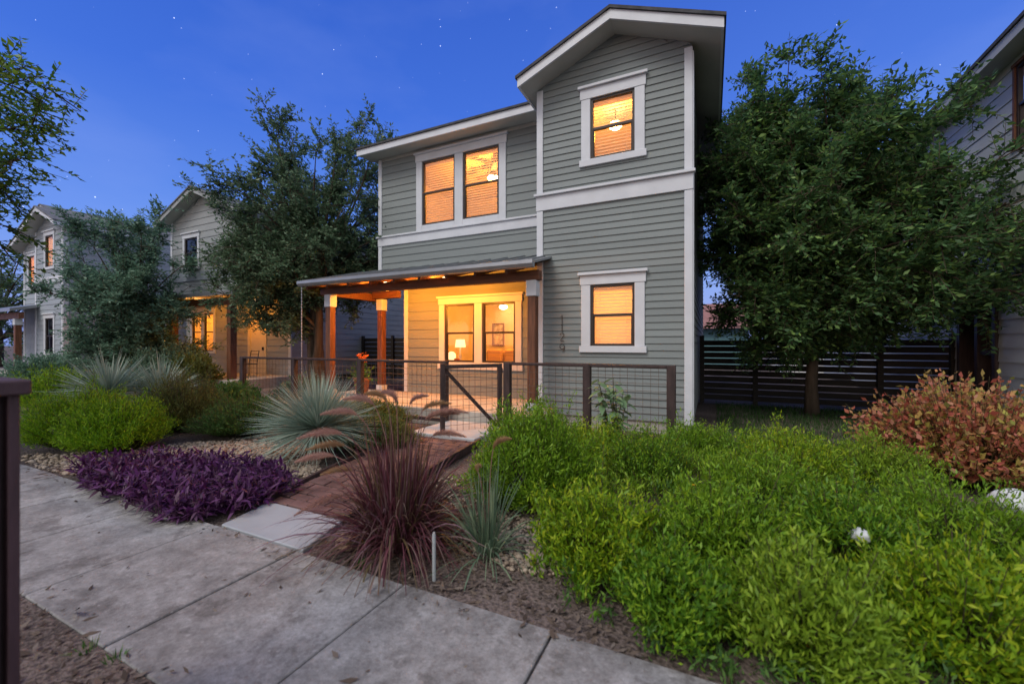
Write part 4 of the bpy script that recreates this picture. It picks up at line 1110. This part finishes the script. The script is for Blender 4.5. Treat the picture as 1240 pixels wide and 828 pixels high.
shrub('shrub', 'dark bushy shrub under the small blue green tree', 'shrub', (-15.6, 7.2), 1.2, 1.5, 900, 14, 0.09, 0.04, L_JUN, 15, 0.3)
shrub('shrub', 'dark leafy shrub under the far small tree on its left', 'shrub', (-20.0, 6.0), 1.2, 1.2, 700, 14, 0.09, 0.04, L_JUN, 16, 0.3)
shrub('shrub', 'low dark plants in the porch bed behind the wire fence', 'shrub', (-8.9, 6.9), 0.6, 0.7, 450, 12, 0.07, 0.03, L_OAK, 17, 0.4)

def rosette(name, label, c, zc, r, n, width, lm, seed, cat='spiky plant', group=None, minel=-0.25):
    rng = np.random.default_rng(seed)
    o = thing(name, label, cat, (c[0], c[1], 0), group=group)
    ph = rng.uniform(0, 2 * math.pi, n); el = np.arcsin(np.clip(rng.uniform(minel, 1, n), -0.9, 0.995))
    D = np.stack([np.cos(ph) * np.cos(el), np.sin(ph) * np.cos(el), np.sin(el)], 1)
    B = np.array([c[0], c[1], zc]) + D * 0.05
    V, F = blade_arrays(B, D, r * rng.uniform(0.75, 1.1, n), width * rng.uniform(0.7, 1.2, n), rng.uniform(0.0, 0.22, n), 4, flat=rng.uniform(-0.6, 0.6, n))
    npmesh('blades', V, F, lm, o)
    b = MB(); b.lathe((c[0], c[1], 0), [(0.001, 0), (0.12, 0), (0.13, zc * 0.6), (0.08, zc + 0.03), (0.001, zc + 0.05)], 12); b.build('heart', M['stem'], o, smooth=True)
    return o
GS = 'spiky blue green rosettes'
rosette('sotol_plant', 'large spiky blue green rosette beside the brick path and purple plants', (-4.50, 3.72), 0.36, 0.80, 1400, 0.0115, L_SOTOL, 41, group=GS)
rosette('sotol_plant', 'left of the two distant spiky blue green rosettes, behind the lime shrubs', (-10.45, 3.9), 0.45, 0.95, 460, 0.024, L_SOTOL, 42, group=GS)
rosette('sotol_plant', 'right of the two distant spiky blue green rosettes, nearer the pale house', (-9.9, 4.5), 0.40, 0.88, 460, 0.024, L_SOTOL, 43, group=GS)

def grass_clump(name, label, c, n, ln, width, lm, seed, spread=0.5, bend=(0.25, 0.8), r0=0.08, el0=0.9, plumes=(), pm=None, cat='grass'):
    rng = np.random.default_rng(seed)
    o = thing(name, label, cat, (c[0], c[1], 0))
    ph = rng.uniform(0, 2 * math.pi, n); tilt = np.abs(rng.normal(0, spread, n))
    D = unit(np.stack([np.cos(ph) * np.sin(tilt), np.sin(ph) * np.sin(tilt), np.cos(tilt)], 1))
    rr = r0 * np.sqrt(rng.uniform(0, 1, n)); a = ph + rng.normal(0, 0.6, n)
    B = np.stack([c[0] + rr * np.cos(a), c[1] + rr * np.sin(a), np.zeros(n)], 1)
    lens = rng.uniform(ln[0], ln[1], n)
    V, F = blade_arrays(B, D, lens, width * rng.uniform(0.6, 1.2, n), rng.uniform(*bend, n) * (0.3 + np.minimum(1, tilt)), 7, flat=rng.uniform(-1.2, 1.2, n))
    npmesh('blades', V, F, lm, o)
    for k, (dx, dy, zt, azim, pl) in enumerate(plumes):
        r2 = np.random.default_rng(seed * 50 + k)
        s = np.linspace(0, 1, 14)
        tipd = np.array([math.cos(azim), math.sin(azim), 0])
        p0 = np.array([c[0], c[1], 0.02]); p1 = np.array([c[0] + dx, c[1] + dy, zt])
        ctrl = p0 + (p1 - p0) * np.array([0.35, 0.35, 0.85])
        st_ = np.array([(1 - q) ** 2 * p0 + 2 * q * (1 - q) * ctrl + q ** 2 * p1 for q in s])
        d0 = unit((p1 - ctrl)[None])[0]
        hd = [p1 + d0 * pl * q + (tipd * 0.55 + np.array([0, 0, -0.55])) * pl * q ** 2 for q in np.linspace(0, 1, 12)]
        sb = MB(); sb.tube(st_, 0.0030, 4, False); sb.tube(hd, 0.0014, 4, False); sb.build('stalk', M['stalk'], o)
        hd = np.array(hd); nb = 1500
        u = r2.uniform(0, 0.999, nb) * 11; j = u.astype(int); fr = (u - j)[:, None]
        P = hd[j] * (1 - fr) + hd[j + 1] * fr; tg = unit(hd[j + 1] - hd[j])
        rad = unit(np.cross(tg, r2.normal(0, 1, (nb, 3))))
        Dd = unit(tg * 0.75 + rad * 0.85)
        prof = np.sin(np.clip(u / 11, 0.04, 1) ** 0.8 * math.pi) * 0.75 + 0.25
        V, F = leaf_arrays(P, Dd, unit(np.cross(Dd, rad)), pl * 0.24 * prof * r2.uniform(0.5, 1.25, nb), np.full(nb, 0.0024))
        npmesh('plume', V, F, pm[k % len(pm)], o)
    return o
fg = (-2.03, 2.36)
# plume directions: image-left is about (-0.9,-0.43); image-right the reverse
lft = math.atan2(-0.43, -0.9); rgt = math.atan2(0.43, 0.9)
PL = [(-0.30, -0.10, 0.93, lft, 0.20), (-0.36, -0.18, 0.80, lft, 0.22), (-0.40, -0.12, 0.70, lft, 0.20), (-0.42, -0.2, 0.64, lft - .3, 0.20),
      (-0.22, -0.02, 1.00, lft, 0.20), (-0.16, 0.05, 1.02, lft + .3, 0.19), (0.16, 0.10, 0.90, rgt, 0.20), (0.22, 0.12, 0.93, rgt, 0.19),
      (0.12, 0.12, 0.96, rgt + .2, 0.18), (-0.02, 0.0, 1.02, lft, 0.18), (0.02, 0.1, 1.0, rgt, 0.16), (-0.40, -0.05, 0.50, lft, 0.18),
      (-0.22, -0.3, 0.42, lft + .9, 0.2), (0.26, 0.05, 0.80, rgt, 0.18)]
grass_clump('fountain_grass', 'burgundy fountain grass with rosy plumes beside the sidewalk and path', fg, 1400, (0.55, 1.32), 0.0095, L_BURG, 61, 0.56, (0.45, 1.25), 0.16, plumes=PL, pm=[L_PLUME, L_PLUME, L_PLUMET], cat='ornamental grass')
grass_clump('green_grass_clump', 'blue green grass clump with narrow blades and one tan plume', (-1.38, 2.50), 190, (0.45, 0.88), 0.009, L_GRASSB, 62, 0.52, (0.3, 1.0), 0.07, plumes=[(0.02, 0.05, 0.72, rgt, 0.16), (-0.08, 0.02, 0.55, rgt, 0.12)], pm=[L_PLUMET], cat='ornamental grass')

for k, (wx, wy) in enumerate([(-2.42, 0.93), (-2.62, 0.90), (-2.05, 2.0)]):
    grass_clump('weed_tuft', ['small green weed tuft at the near edge of the sidewalk', 'tiny weed left of the other tuft at the near sidewalk edge', 'small green weed at the far sidewalk edge below the burgundy grass'][k], (wx, wy), 40, (0.04, 0.11), 0.006, L_MID, 160 + k, 0.8, (0.2, 0.8), 0.03, cat='weed')
# purple heart patch
def purple():
    rng = np.random.default_rng(71)
    o = thing('purple_heart_plant', 'purple spreading plant with pointed leaves spilling onto the sidewalk', 'purple plant', (-4.8, 2.3, 0))
    poly = [(-6.35, 2.12), (-5.6, 1.92), (-4.6, 1.86), (-3.75, 1.84), (-3.55, 2.2), (-3.68, 2.75), (-4.2, 2.95), (-5.0, 2.95), (-5.9, 2.7)]
    from mathutils.geometry import intersect_point_tri_2d
    n = 1500; B = []
    while len(B) < n:
        x, y = rng.uniform(-6.5, -3.4), rng.uniform(1.75, 3.1)
        ins = False
        for (x0, y0), (x1, y1) in zip(poly, poly[1:] + poly[:1]):
            if (y0 > y) != (y1 > y) and x < (x1 - x0) * (y - y0) / (y1 - y0) + x0: ins = not ins
        if ins: B.append((x, y, 0.02))
    B = np.array(B)
    ph = rng.uniform(0, 2 * math.pi, n); ti = np.abs(rng.normal(0.55, 0.4, n))
    D = np.stack([np.cos(ph) * np.sin(ti), np.sin(ph) * np.sin(ti), np.cos(ti)], 1)
    ln = rng.uniform(0.09, 0.23, n)
    V1, F1 = sticks(B, B + D * ln[:, None], np.full(n, 0.005), np.full(n, 0.004))
    nk = 7
    s = 0.35 + 0.65 * (np.arange(nk)[None] + rng.uniform(0, 1, (n, nk))) / nk
    P = (B[:, None] + D[:, None] * (ln[:, None] * s)[:, :, None]).reshape(-1, 3)
    DD = unit(D[:, None] * 0.45 + rng.normal(0, 0.6, (n, nk, 3))).reshape(-1, 3)
    DD[:, 2] = DD[:, 2] * 0.8 + 0.1; DD = unit(DD)
    Sd = unit(np.cross(DD, rng.normal(0, 0.4, DD.shape) + np.array([0, 0, 1])))
    L = rng.uniform(0.06, 0.125, len(P))
    V, F = blade_arrays(P, DD, L, L * 0.24, rng.uniform(0, 0.5, len(P)), 3, flat=rng.uniform(-.5, .5, len(P)))
    V, F, mi = merge([(V1, F1, 0), (V, F, 0)])
    V[:, 2] = np.maximum(V[:, 2], 0.04)
    npmesh('leaves', V, F, L_PURPLE, o)
purple()

# ground cover on the right
def cover(name, label, poly, n, hfun, nk, L, W, lm, seed, flower=None, upright=0.65):
    rng = np.random.default_rng(seed)
    xs = [p[0] for p in poly]; ys = [p[1] for p in poly]
    B = []
    while len(B) < n:
        x, y = rng.uniform(min(xs), max(xs)), rng.uniform(min(ys), max(ys))
        ins = False
        for (x0, y0), (x1, y1) in zip(poly, poly[1:] + poly[:1]):
            if (y0 > y) != (y1 > y) and x < (x1 - x0) * (y - y0) / (y1 - y0) + x0: ins = not ins
        if ins: B.append((x, y, 0))
    B = np.array(B)
    h = np.array([hfun(p[0], p[1]) for p in B]) * rng.uniform(0.7, 1.12, n)
    lean = rng.normal(0, 0.28, (n, 2))
    T = B + np.stack([lean[:, 0] * h, lean[:, 1] * h, h], 1)
    V1, F1 = sticks(B, T, np.full(n, 0.004), np.full(n, 0.002))
    ax = T - B; td = unit(ax)
    s = 0.25 + 0.75 * ((np.arange(nk)[None] + rng.uniform(0, 1, (n, nk))) / nk) ** 0.8
    P = (B[:, None] + ax[:, None] * s[:, :, None] + rng.normal(0, 0.024, (n, nk, 3))).reshape(-1, 3)
    D = unit(td[:, None] * upright + rng.normal(0, 0.5, (n, nk, 3))).reshape(-1, 3)
    Sd = unit(np.cross(D, rng.normal(0, 0.7, D.shape) + np.array([0, 0, 0.5])) + 1e-5)
    sz = rng.uniform(0.6, 1.35, len(P))
    V, F = leaf_arrays(P, D, Sd, L * sz, W * sz)
    sp = np.array([mnoise.noise(Vector((p[0] * 1.7, p[1] * 1.7, 20 + seed))) for p in B]) + rng.normal(0, 0.16, n)
    kind = np.where(sp > 0.18, 1, np.where(sp < -0.24, 2, 0))
    parts = [(V1, F1, 3)]
    kk = np.repeat(kind, nk); V = V.reshape(-1, 4, 3)
    for q in range(3):
        Vq = V[kk == q]; parts.append((Vq.reshape(-1, 3), np.arange(len(Vq) * 4).reshape(-1, 4), q))
    mats = list(lm) + [M['stem']]
    if flower:
        k = rng.choice(n, flower[0], replace=False)
        for i in k:
            m = 7; a = np.arange(m) * 2 * math.pi / m
            dd = np.stack([np.cos(a), np.sin(a), np.full(m, 0.3)], 1); dd = unit(dd)
            V, F = leaf_arrays(np.repeat(T[i][None], m, 0), dd, unit(np.cross(dd, np.array([0, 0, 1.0]))), np.full(m, 0.016), np.full(m, 0.012))
            parts.append((V, F, 4))
        mats.append(flower[1])
    V, F, mi = merge(parts)
    V[:, 2] = np.maximum(V[:, 2], 0.01)
    o = npmesh(name, V, F, mats, None, mi, loc=(0, 0, 0))
    return tag(o, label, 'ground cover', kind='stuff')
def hf1(x, y):
    edge = min(1, max(0.4, (y - 1.95) / 0.55), max(0.4, (x + 1.15) / 0.5))
    return (0.20 + 0.12 * mnoise.noise(Vector((x * 1.5, y * 1.5, 0.3))) + 0.10 * mnoise.noise(Vector((x * 4.5, y * 4.5, 2)))) * edge
def hf2(x, y):
    return 0.24 + 0.22 * mnoise.noise(Vector((x * 1.1, y * 1.1, 5.3))) + 0.14 * mnoise.noise(Vector((x * 3.5, y * 3.5, 9)))
cover('ground_cover', 'dense low bright green ground cover along the sidewalk at lower right',
      [(-1.02, 2.45), (-0.65, 2.1), (-0.2, 1.99), (3.2, 1.99), (4.6, 2.6), (4.2, 4.6), (1.6, 4.5), (0.1, 4.0), (-0.85, 3.0)], 2400, hf1, 26, 0.040, 0.012, [L_MID2, L_COVER, L_MID], 81, (150, L_YEL), upright=1.0)
cover('ground_cover', 'looser paler green plants between the round shrub and the house corner',
      [(-1.0, 3.2), (0.1, 4.0), (1.6, 4.5), (1.7, 5.6), (1.1, 7.0), (0.0, 6.8), (-0.6, 5.85), (-2.4, 5.8), (-2.2, 4.3), (-1.2, 4.2)], 1700, hf2, 28, 0.044, 0.010, [L_COVER2, L_MID2, L_MID], 82, upright=0.9)

for i, (x, y, r, h) in enumerate([(-0.66, 2.62, 0.42, 0.54), (-0.16, 2.30, 0.30, 0.36), (0.42, 2.36, 0.36, 0.46), (0.05, 2.98, 0.44, 0.56), (1.02, 2.62, 0.40, 0.50), (0.72, 3.25, 0.42, 0.52),
                                  (1.75, 2.9, 0.44, 0.54), (1.45, 3.75, 0.5, 0.56), (2.35, 3.55, 0.48, 0.52), (2.9, 2.9, 0.5, 0.54), (3.0, 4.1, 0.6, 0.62), (0.35, 4.1, 0.5, 0.56),
                                  (0.75, 5.0, 0.55, 0.58), (-0.62, 4.35, 0.48, 0.6), (1.45, 5.4, 0.5, 0.5), (-0.2, 5.35, 0.5, 0.52), (-1.25, 4.9, 0.4, 0.5)]):
    near = y < 3.5
    shrub('shrub', 'bushy bright green shrub growing up within the ground cover on the right', 'shrub', (x, y), r, h, 210 if near else 190, 52, 0.042 if near else 0.040, 0.0125 if near else 0.010, (L_COVER, L_MID2, L_COVER2, L_LIME2)[i % 4], 200 + i, 0.6, low=0.22, jit=0.5, s0=0.6, tuft=0.026, group='bushy shrubs in the right ground cover', wild=0.16, rz=0.8 + 0.4 * ((i * 7) % 5) / 4)

# milkweed-like plant by the fence
def milk():
    rng = np.random.default_rng(91)
    o = thing('tall_leafy_plant', 'pale green broad leaved plant rising in front of the wire fence', 'plant', (-1.12, 5.35, 0))
    P, D, L = [], [], []
    st_ = MB()
    for k in range(11):
        a = rng.uniform(0, 6.28); top = Vector((-1.12 + 0.2 * math.cos(a), 5.35 + 0.2 * math.sin(a), rng.uniform(0.75, 1.02)))
        b0 = Vector((-1.12, 5.35, 0)); st_.tube([b0, b0.lerp(top, 0.5) + Vector((0, 0, 0.08)), top], [0.007, 0.006, 0.003], 5)
        for j in range(10):
            s = 0.4 + 0.6 * j / 9; p = b0.lerp(top, s); an = j * 2.4 + k
            P.append(p); D.append((math.cos(an), math.sin(an), 0.15 - 0.4 * (j % 2))); L.append(0.2 * rng.uniform(0.7, 1.1))
    st_.build('stems', M['stem'], o)
    P, D, L = np.array(P), unit(np.array(D)), np.array(L)
    V, F = blade_arrays(P, D, L, L * 0.42, np.full(len(L), 0.35), 4)
    npmesh('leaves', V, F, L_MILK, o)
milk()

# lawn under the tree
def lawn():
    rng = np.random.default_rng(95); n = 16000
    B = np.stack([rng.uniform(0.1, 4.2, n), rng.uniform(6.2, 11.2, n), np.zeros(n)], 1)
    ph = rng.uniform(0, 6.28, n); ti = np.abs(rng.normal(0, 0.5, n))
    D = np.stack([np.cos(ph) * np.sin(ti), np.sin(ph) * np.sin(ti), np.cos(ti)], 1)
    V, F = blade_arrays(B, D, rng.uniform(0.06, 0.16, n), np.full(n, 0.007), np.full(n, 0.3), 2)
    tag(npmesh('grass', V, F, L_LAWN, loc=(0, 0, 0)), 'dark short grass under the tree on the right', 'grass', kind='stuff')
lawn()

# ------------------------------------------------------------------ gravel, mulch, rocks
ICO = None
def pebble_mesh(pts, size, rng):
    bm = bmesh.new(); bmesh.ops.create_icosphere(bm, subdivisions=1, radius=1)
    v0 = np.array([v.co[:] for v in bm.verts]); f0 = np.array([[v.index for v in f.verts] for f in bm.faces]); bm.free()
    n = len(pts)
    sc = rng.uniform(0.5, 1.2, (n, 1, 3)) * size[:, None, None] * np.array([1, 1, 0.65])
    V = v0[None] * sc * rng.uniform(0.8, 1.15, (n, len(v0), 1))
    a = rng.uniform(0, 6.28, n); ca, sa = np.cos(a)[:, None], np.sin(a)[:, None]
    V = np.stack([V[..., 0] * ca - V[..., 1] * sa, V[..., 0] * sa + V[..., 1] * ca, V[..., 2]], -1) + pts[:, None]
    F = (np.arange(n)[:, None, None] * len(v0) + f0[None]).reshape(-1, 3)
    return V.reshape(-1, 3), F
PEB = leafmat('tan_gravel', [(0.20, 0.15, 0.115), (0.30, 0.235, 0.18), (0.40, 0.33, 0.26), (0.26, 0.22, 0.20)], 0.0, 0.85)
def gravel(label, blobs, n, size, seed):
    rng = np.random.default_rng(seed); P = []
    for (x, y, rx, ry, w) in blobs:
        k = int(n * w); r = np.sqrt(rng.uniform(0, 1, k)); a = rng.uniform(0, 6.28, k)
        P.append(np.stack([x + rx * r * np.cos(a), y + ry * r * np.sin(a), rng.uniform(0.0, 0.02, k)], 1))
    P = np.concatenate(P)
    ok = ~((P[:, 1] < 2.0) | ((P[:, 1] > 2.4) & (P[:, 0] > -3.62 - 0.16 * (P[:, 1] - 2.4)) & (P[:, 0] < -2.62 - 0.12 * (P[:, 1] - 2.4))))
    P = P[ok]
    V, F = pebble_mesh(P, size * rng.lognormal(0, 0.3, len(P)), rng)
    tag(npmesh('gravel', V, F, PEB, loc=(0, 0, 0)), label, 'gravel', kind='stuff')
gravel('tan gravel bed behind the purple plants', [(-5.5, 3.2, 1.4, 0.75, 0.55), (-6.7, 2.6, 0.9, 0.5, 0.15), (-4.2, 2.9, 0.6, 0.5, 0.15), (-7, 2.2, 1, 0.2, 0.05), (-6.0, 4.6, 1.5, 0.8, 0.1)], 6500, 0.022, 101)
gravel('tan gravel around the blue green grass clump', [(-1.35, 2.85, 0.55, 0.42, 0.6), (-1.1, 2.7, 0.4, 0.3, 0.25), (-2.3, 3.4, 0.4, 0.6, 0.15)], 1900, 0.017, 102)

def mulch():
    rng = np.random.default_rng(111)
    Ps = []
    for (x0, x1, y0, y1, n) in ((-2.6, -0.2, 1.99, 3.6, 3600), (-8.5, -3.5, 2.0, 4.6, 1500), (-4.2, -0.6, -0.2, 0.92, 2600), (-9, -0.6, 3.6, 5.9, 1500)):
        Ps.append(np.stack([rng.uniform(x0, x1, n), rng.uniform(y0, y1, n), rng.uniform(0.004, 0.022, n)], 1))
    P = np.concatenate(Ps); n = len(P)
    inpath = (P[:, 1] > 1.96) & (P[:, 0] > -3.6 - 0.16 * (P[:, 1] - 2.4)) & (P[:, 0] < -2.55 - 0.12 * (P[:, 1] - 2.4))
    P = P[~inpath]
    k = 260; yy_ = np.where(rng.uniform(0, 1, k) < 0.55, 1.955 - np.abs(rng.normal(0, 0.07, k)), np.where(rng.uniform(0, 1, k) < 0.5, 0.945 + np.abs(rng.normal(0, 0.08, k)), rng.uniform(0.95, 1.95, k)))
    P[:, 2] += np.where(P[:, 1] < 0.935, 0.024, 0)
    P = np.concatenate([P, np.stack([rng.uniform(-7, -0.3, k), yy_, np.full(k, 0.037)], 1)]); n = len(P)
    a = rng.uniform(0, 6.28, n); D = unit(np.stack([np.cos(a), np.sin(a), rng.normal(0, 0.25, n)], 1))
    Sd = unit(np.cross(D, np.array([0, 0, 1.0]) + rng.normal(0, 0.3, (n, 3))))
    L = rng.lognormal(-3.3, 0.45, n)
    V, F = leaf_arrays(P, D, Sd, L, L * rng.uniform(0.15, 0.5, n))
    tag(npmesh('mulch', V, F, L_CHIP, loc=(0, 0, 0)), 'scattered bark chips and dry leaves on the soil beds', 'mulch', kind='stuff')
mulch()

def rock(label, c, r, m, seed, name='rock'):
    bm = bmesh.new(); bmesh.ops.create_icosphere(bm, subdivisions=3, radius=1)
    for v in bm.verts:
        n = mnoise.noise(v.co * 1.3 + Vector((seed * 3.1, 0, 0))) * 0.35 + mnoise.noise(v.co * 4 + Vector((0, seed, 0))) * 0.08
        v.co *= 1 + n
        v.co = Vector((v.co.x * r[0], v.co.y * r[1], v.co.z * r[2]))
    me = bpy.data.meshes.new(name); bm.to_mesh(me); bm.free()
    o = link(name, me, m, None, smooth=True, loc=(c[0], c[1], c[2]))
    return tag(o, label, 'rock')
M['rock_tan'] = mat('tan_limestone', (0.30, 0.20, 0.13), 0.9, 0.3, 6, 0.5, 30)
M['rock_white'] = mat('white_limestone', (0.55, 0.57, 0.60), 0.85, 0.15, 4, 0.4, 20)
rock('brown angular rock at the edge of the gravel by the round shrub', (-1.03, 2.93, 0.05), (0.055, 0.05, 0.06), M['rock_tan'], 1)
rock('pale tan rock next to the brown rock in the gravel', (-0.98, 2.80, 0.035), (0.045, 0.04, 0.04), M['rock_white'], 2)
rock('orange tan rock under the burgundy grass by the path slab', (-2.33, 2.17, 0.04), (0.085, 0.06, 0.06), M['rock_tan'], 3)
rock('large white rock in the green plants below the reddish shrub', (1.86, 4.05, 0.37), (0.105, 0.09, 0.085), M['rock_white'], 4)
rock('small pale stone half hidden in the ground cover', (0.78, 3.05, 0.34), (0.045, 0.04, 0.04), M['rock_white'], 5)

# pipe stake
b = MB(); b.tube([(-1.53, 2.10, -0.05), (-1.535, 2.105, 0.28)], 0.011, 10); b.tube([(-1.535, 2.105, 0.281), (-1.535, 2.105, 0.292)], 0.008, 10)
tag(b.build('pipe_stake', mat('grey_plastic_pipe', (0.33, 0.36, 0.38), 0.5, 0.08, 9), loc=(-1.53, 2.1, 0)), 'short grey pipe stake in the soil between the two grasses', 'stake')

# porch and yard objects
fp = thing('flower_pot', 'terracotta pot of orange red flowers behind the wire fence', 'potted plant', (-7.02, 6.95, 0.29))
M['terra'] = mat('terracotta', (0.18, 0.075, 0.045), 0.8, 0.15, 6)
b = MB(); b.lathe((-7.02, 6.95, 0.29), [(0.001, 0), (0.11, 0), (0.17, 0.34), (0.19, 0.34), (0.19, 0.40), (0.16, 0.40), (0.15, 0.36), (0.001, 0.36)], 18); b.build('pot', M['terra'], fp)
rng = np.random.default_rng(5)
D = unit(rng.normal(0, 1, (160, 3)) + np.array([0, 0, 1.2])); P = np.array([-7.02, 6.95, 0.66]) + D * rng.uniform(0.0, 0.35, (160, 1))
V, F = leaf_arrays(P, D, unit(np.cross(D, rng.normal(0, 1, (160, 3)))), np.full(160, 0.10), np.full(160, 0.04)); npmesh('foliage', V, F, L_MID, fp)
P = np.array([-7.02, 6.95, 1.13]) + rng.normal(0, 0.05, (60, 3)); D = unit(rng.normal(0, 1, (60, 3)))
V, F = leaf_arrays(P, D, unit(np.cross(D, rng.normal(0, 1, (60, 3)))), np.full(60, 0.07), np.full(60, 0.05)); npmesh('flower', V, F, L_RED, fp)
um = thing('folded_umbrella', 'closed teal patio umbrella standing by the fence behind the porch', 'umbrella', (-8.35, 10.6, 0))
b = MB(); b.lathe((-8.35, 10.6, 0), [(0.02, 0.05), (0.02, 2.0)], 8); b.build('pole', M['wood'], um)
b = MB(); b.lathe((-8.35, 10.6, 0), [(0.14, 0.75), (0.11, 1.0), (0.13, 1.3), (0.08, 1.75), (0.02, 1.95)], 14); b.build('canopy', mat('teal_canvas', (0.01, 0.12, 0.10), 0.8, 0.15, 5), um, smooth=True)
b = MB(); b.lathe((-8.35, 10.6, 0), [(0.001, 0.0), (0.22, 0.0), (0.2, 0.06), (0.03, 0.1), (0.03, 0.2), (0.001, 0.2)], 16); b.build('base', M['concrete'], um)
ch = thing('metal_chair', 'dark metal chair on the porch of the pale house by its doorway', 'chair', (-14.7, 9.2, 0.3))
cx_, cy_ = -14.7, 9.2
b = MB(); b.box(cx_ - .24, cx_ + .24, cy_ - .24, cy_ + .24, .72, .75); b.build('seat', M['iron'], ch)
for sx in (-.22, .22):
    for sy in (-.22, .22):
        b = MB(); b.tube([(cx_ + sx, cy_ + sy, .3), (cx_ + sx, cy_ + sy, .72)], .014, 6); b.build('leg', M['iron'], ch)
b = MB()
for sx in (-.22, .22): b.tube([(cx_ + sx, cy_ + .22, .75), (cx_ + sx, cy_ + .3, 1.2)], .014, 6)
for k in range(4): b.tube([(cx_ - .22, cy_ + .23 + .02 * k, .85 + .11 * k), (cx_ + .22, cy_ + .23 + .02 * k, .85 + .11 * k)], .012, 6)
b.build('backrest', M['iron'], ch)
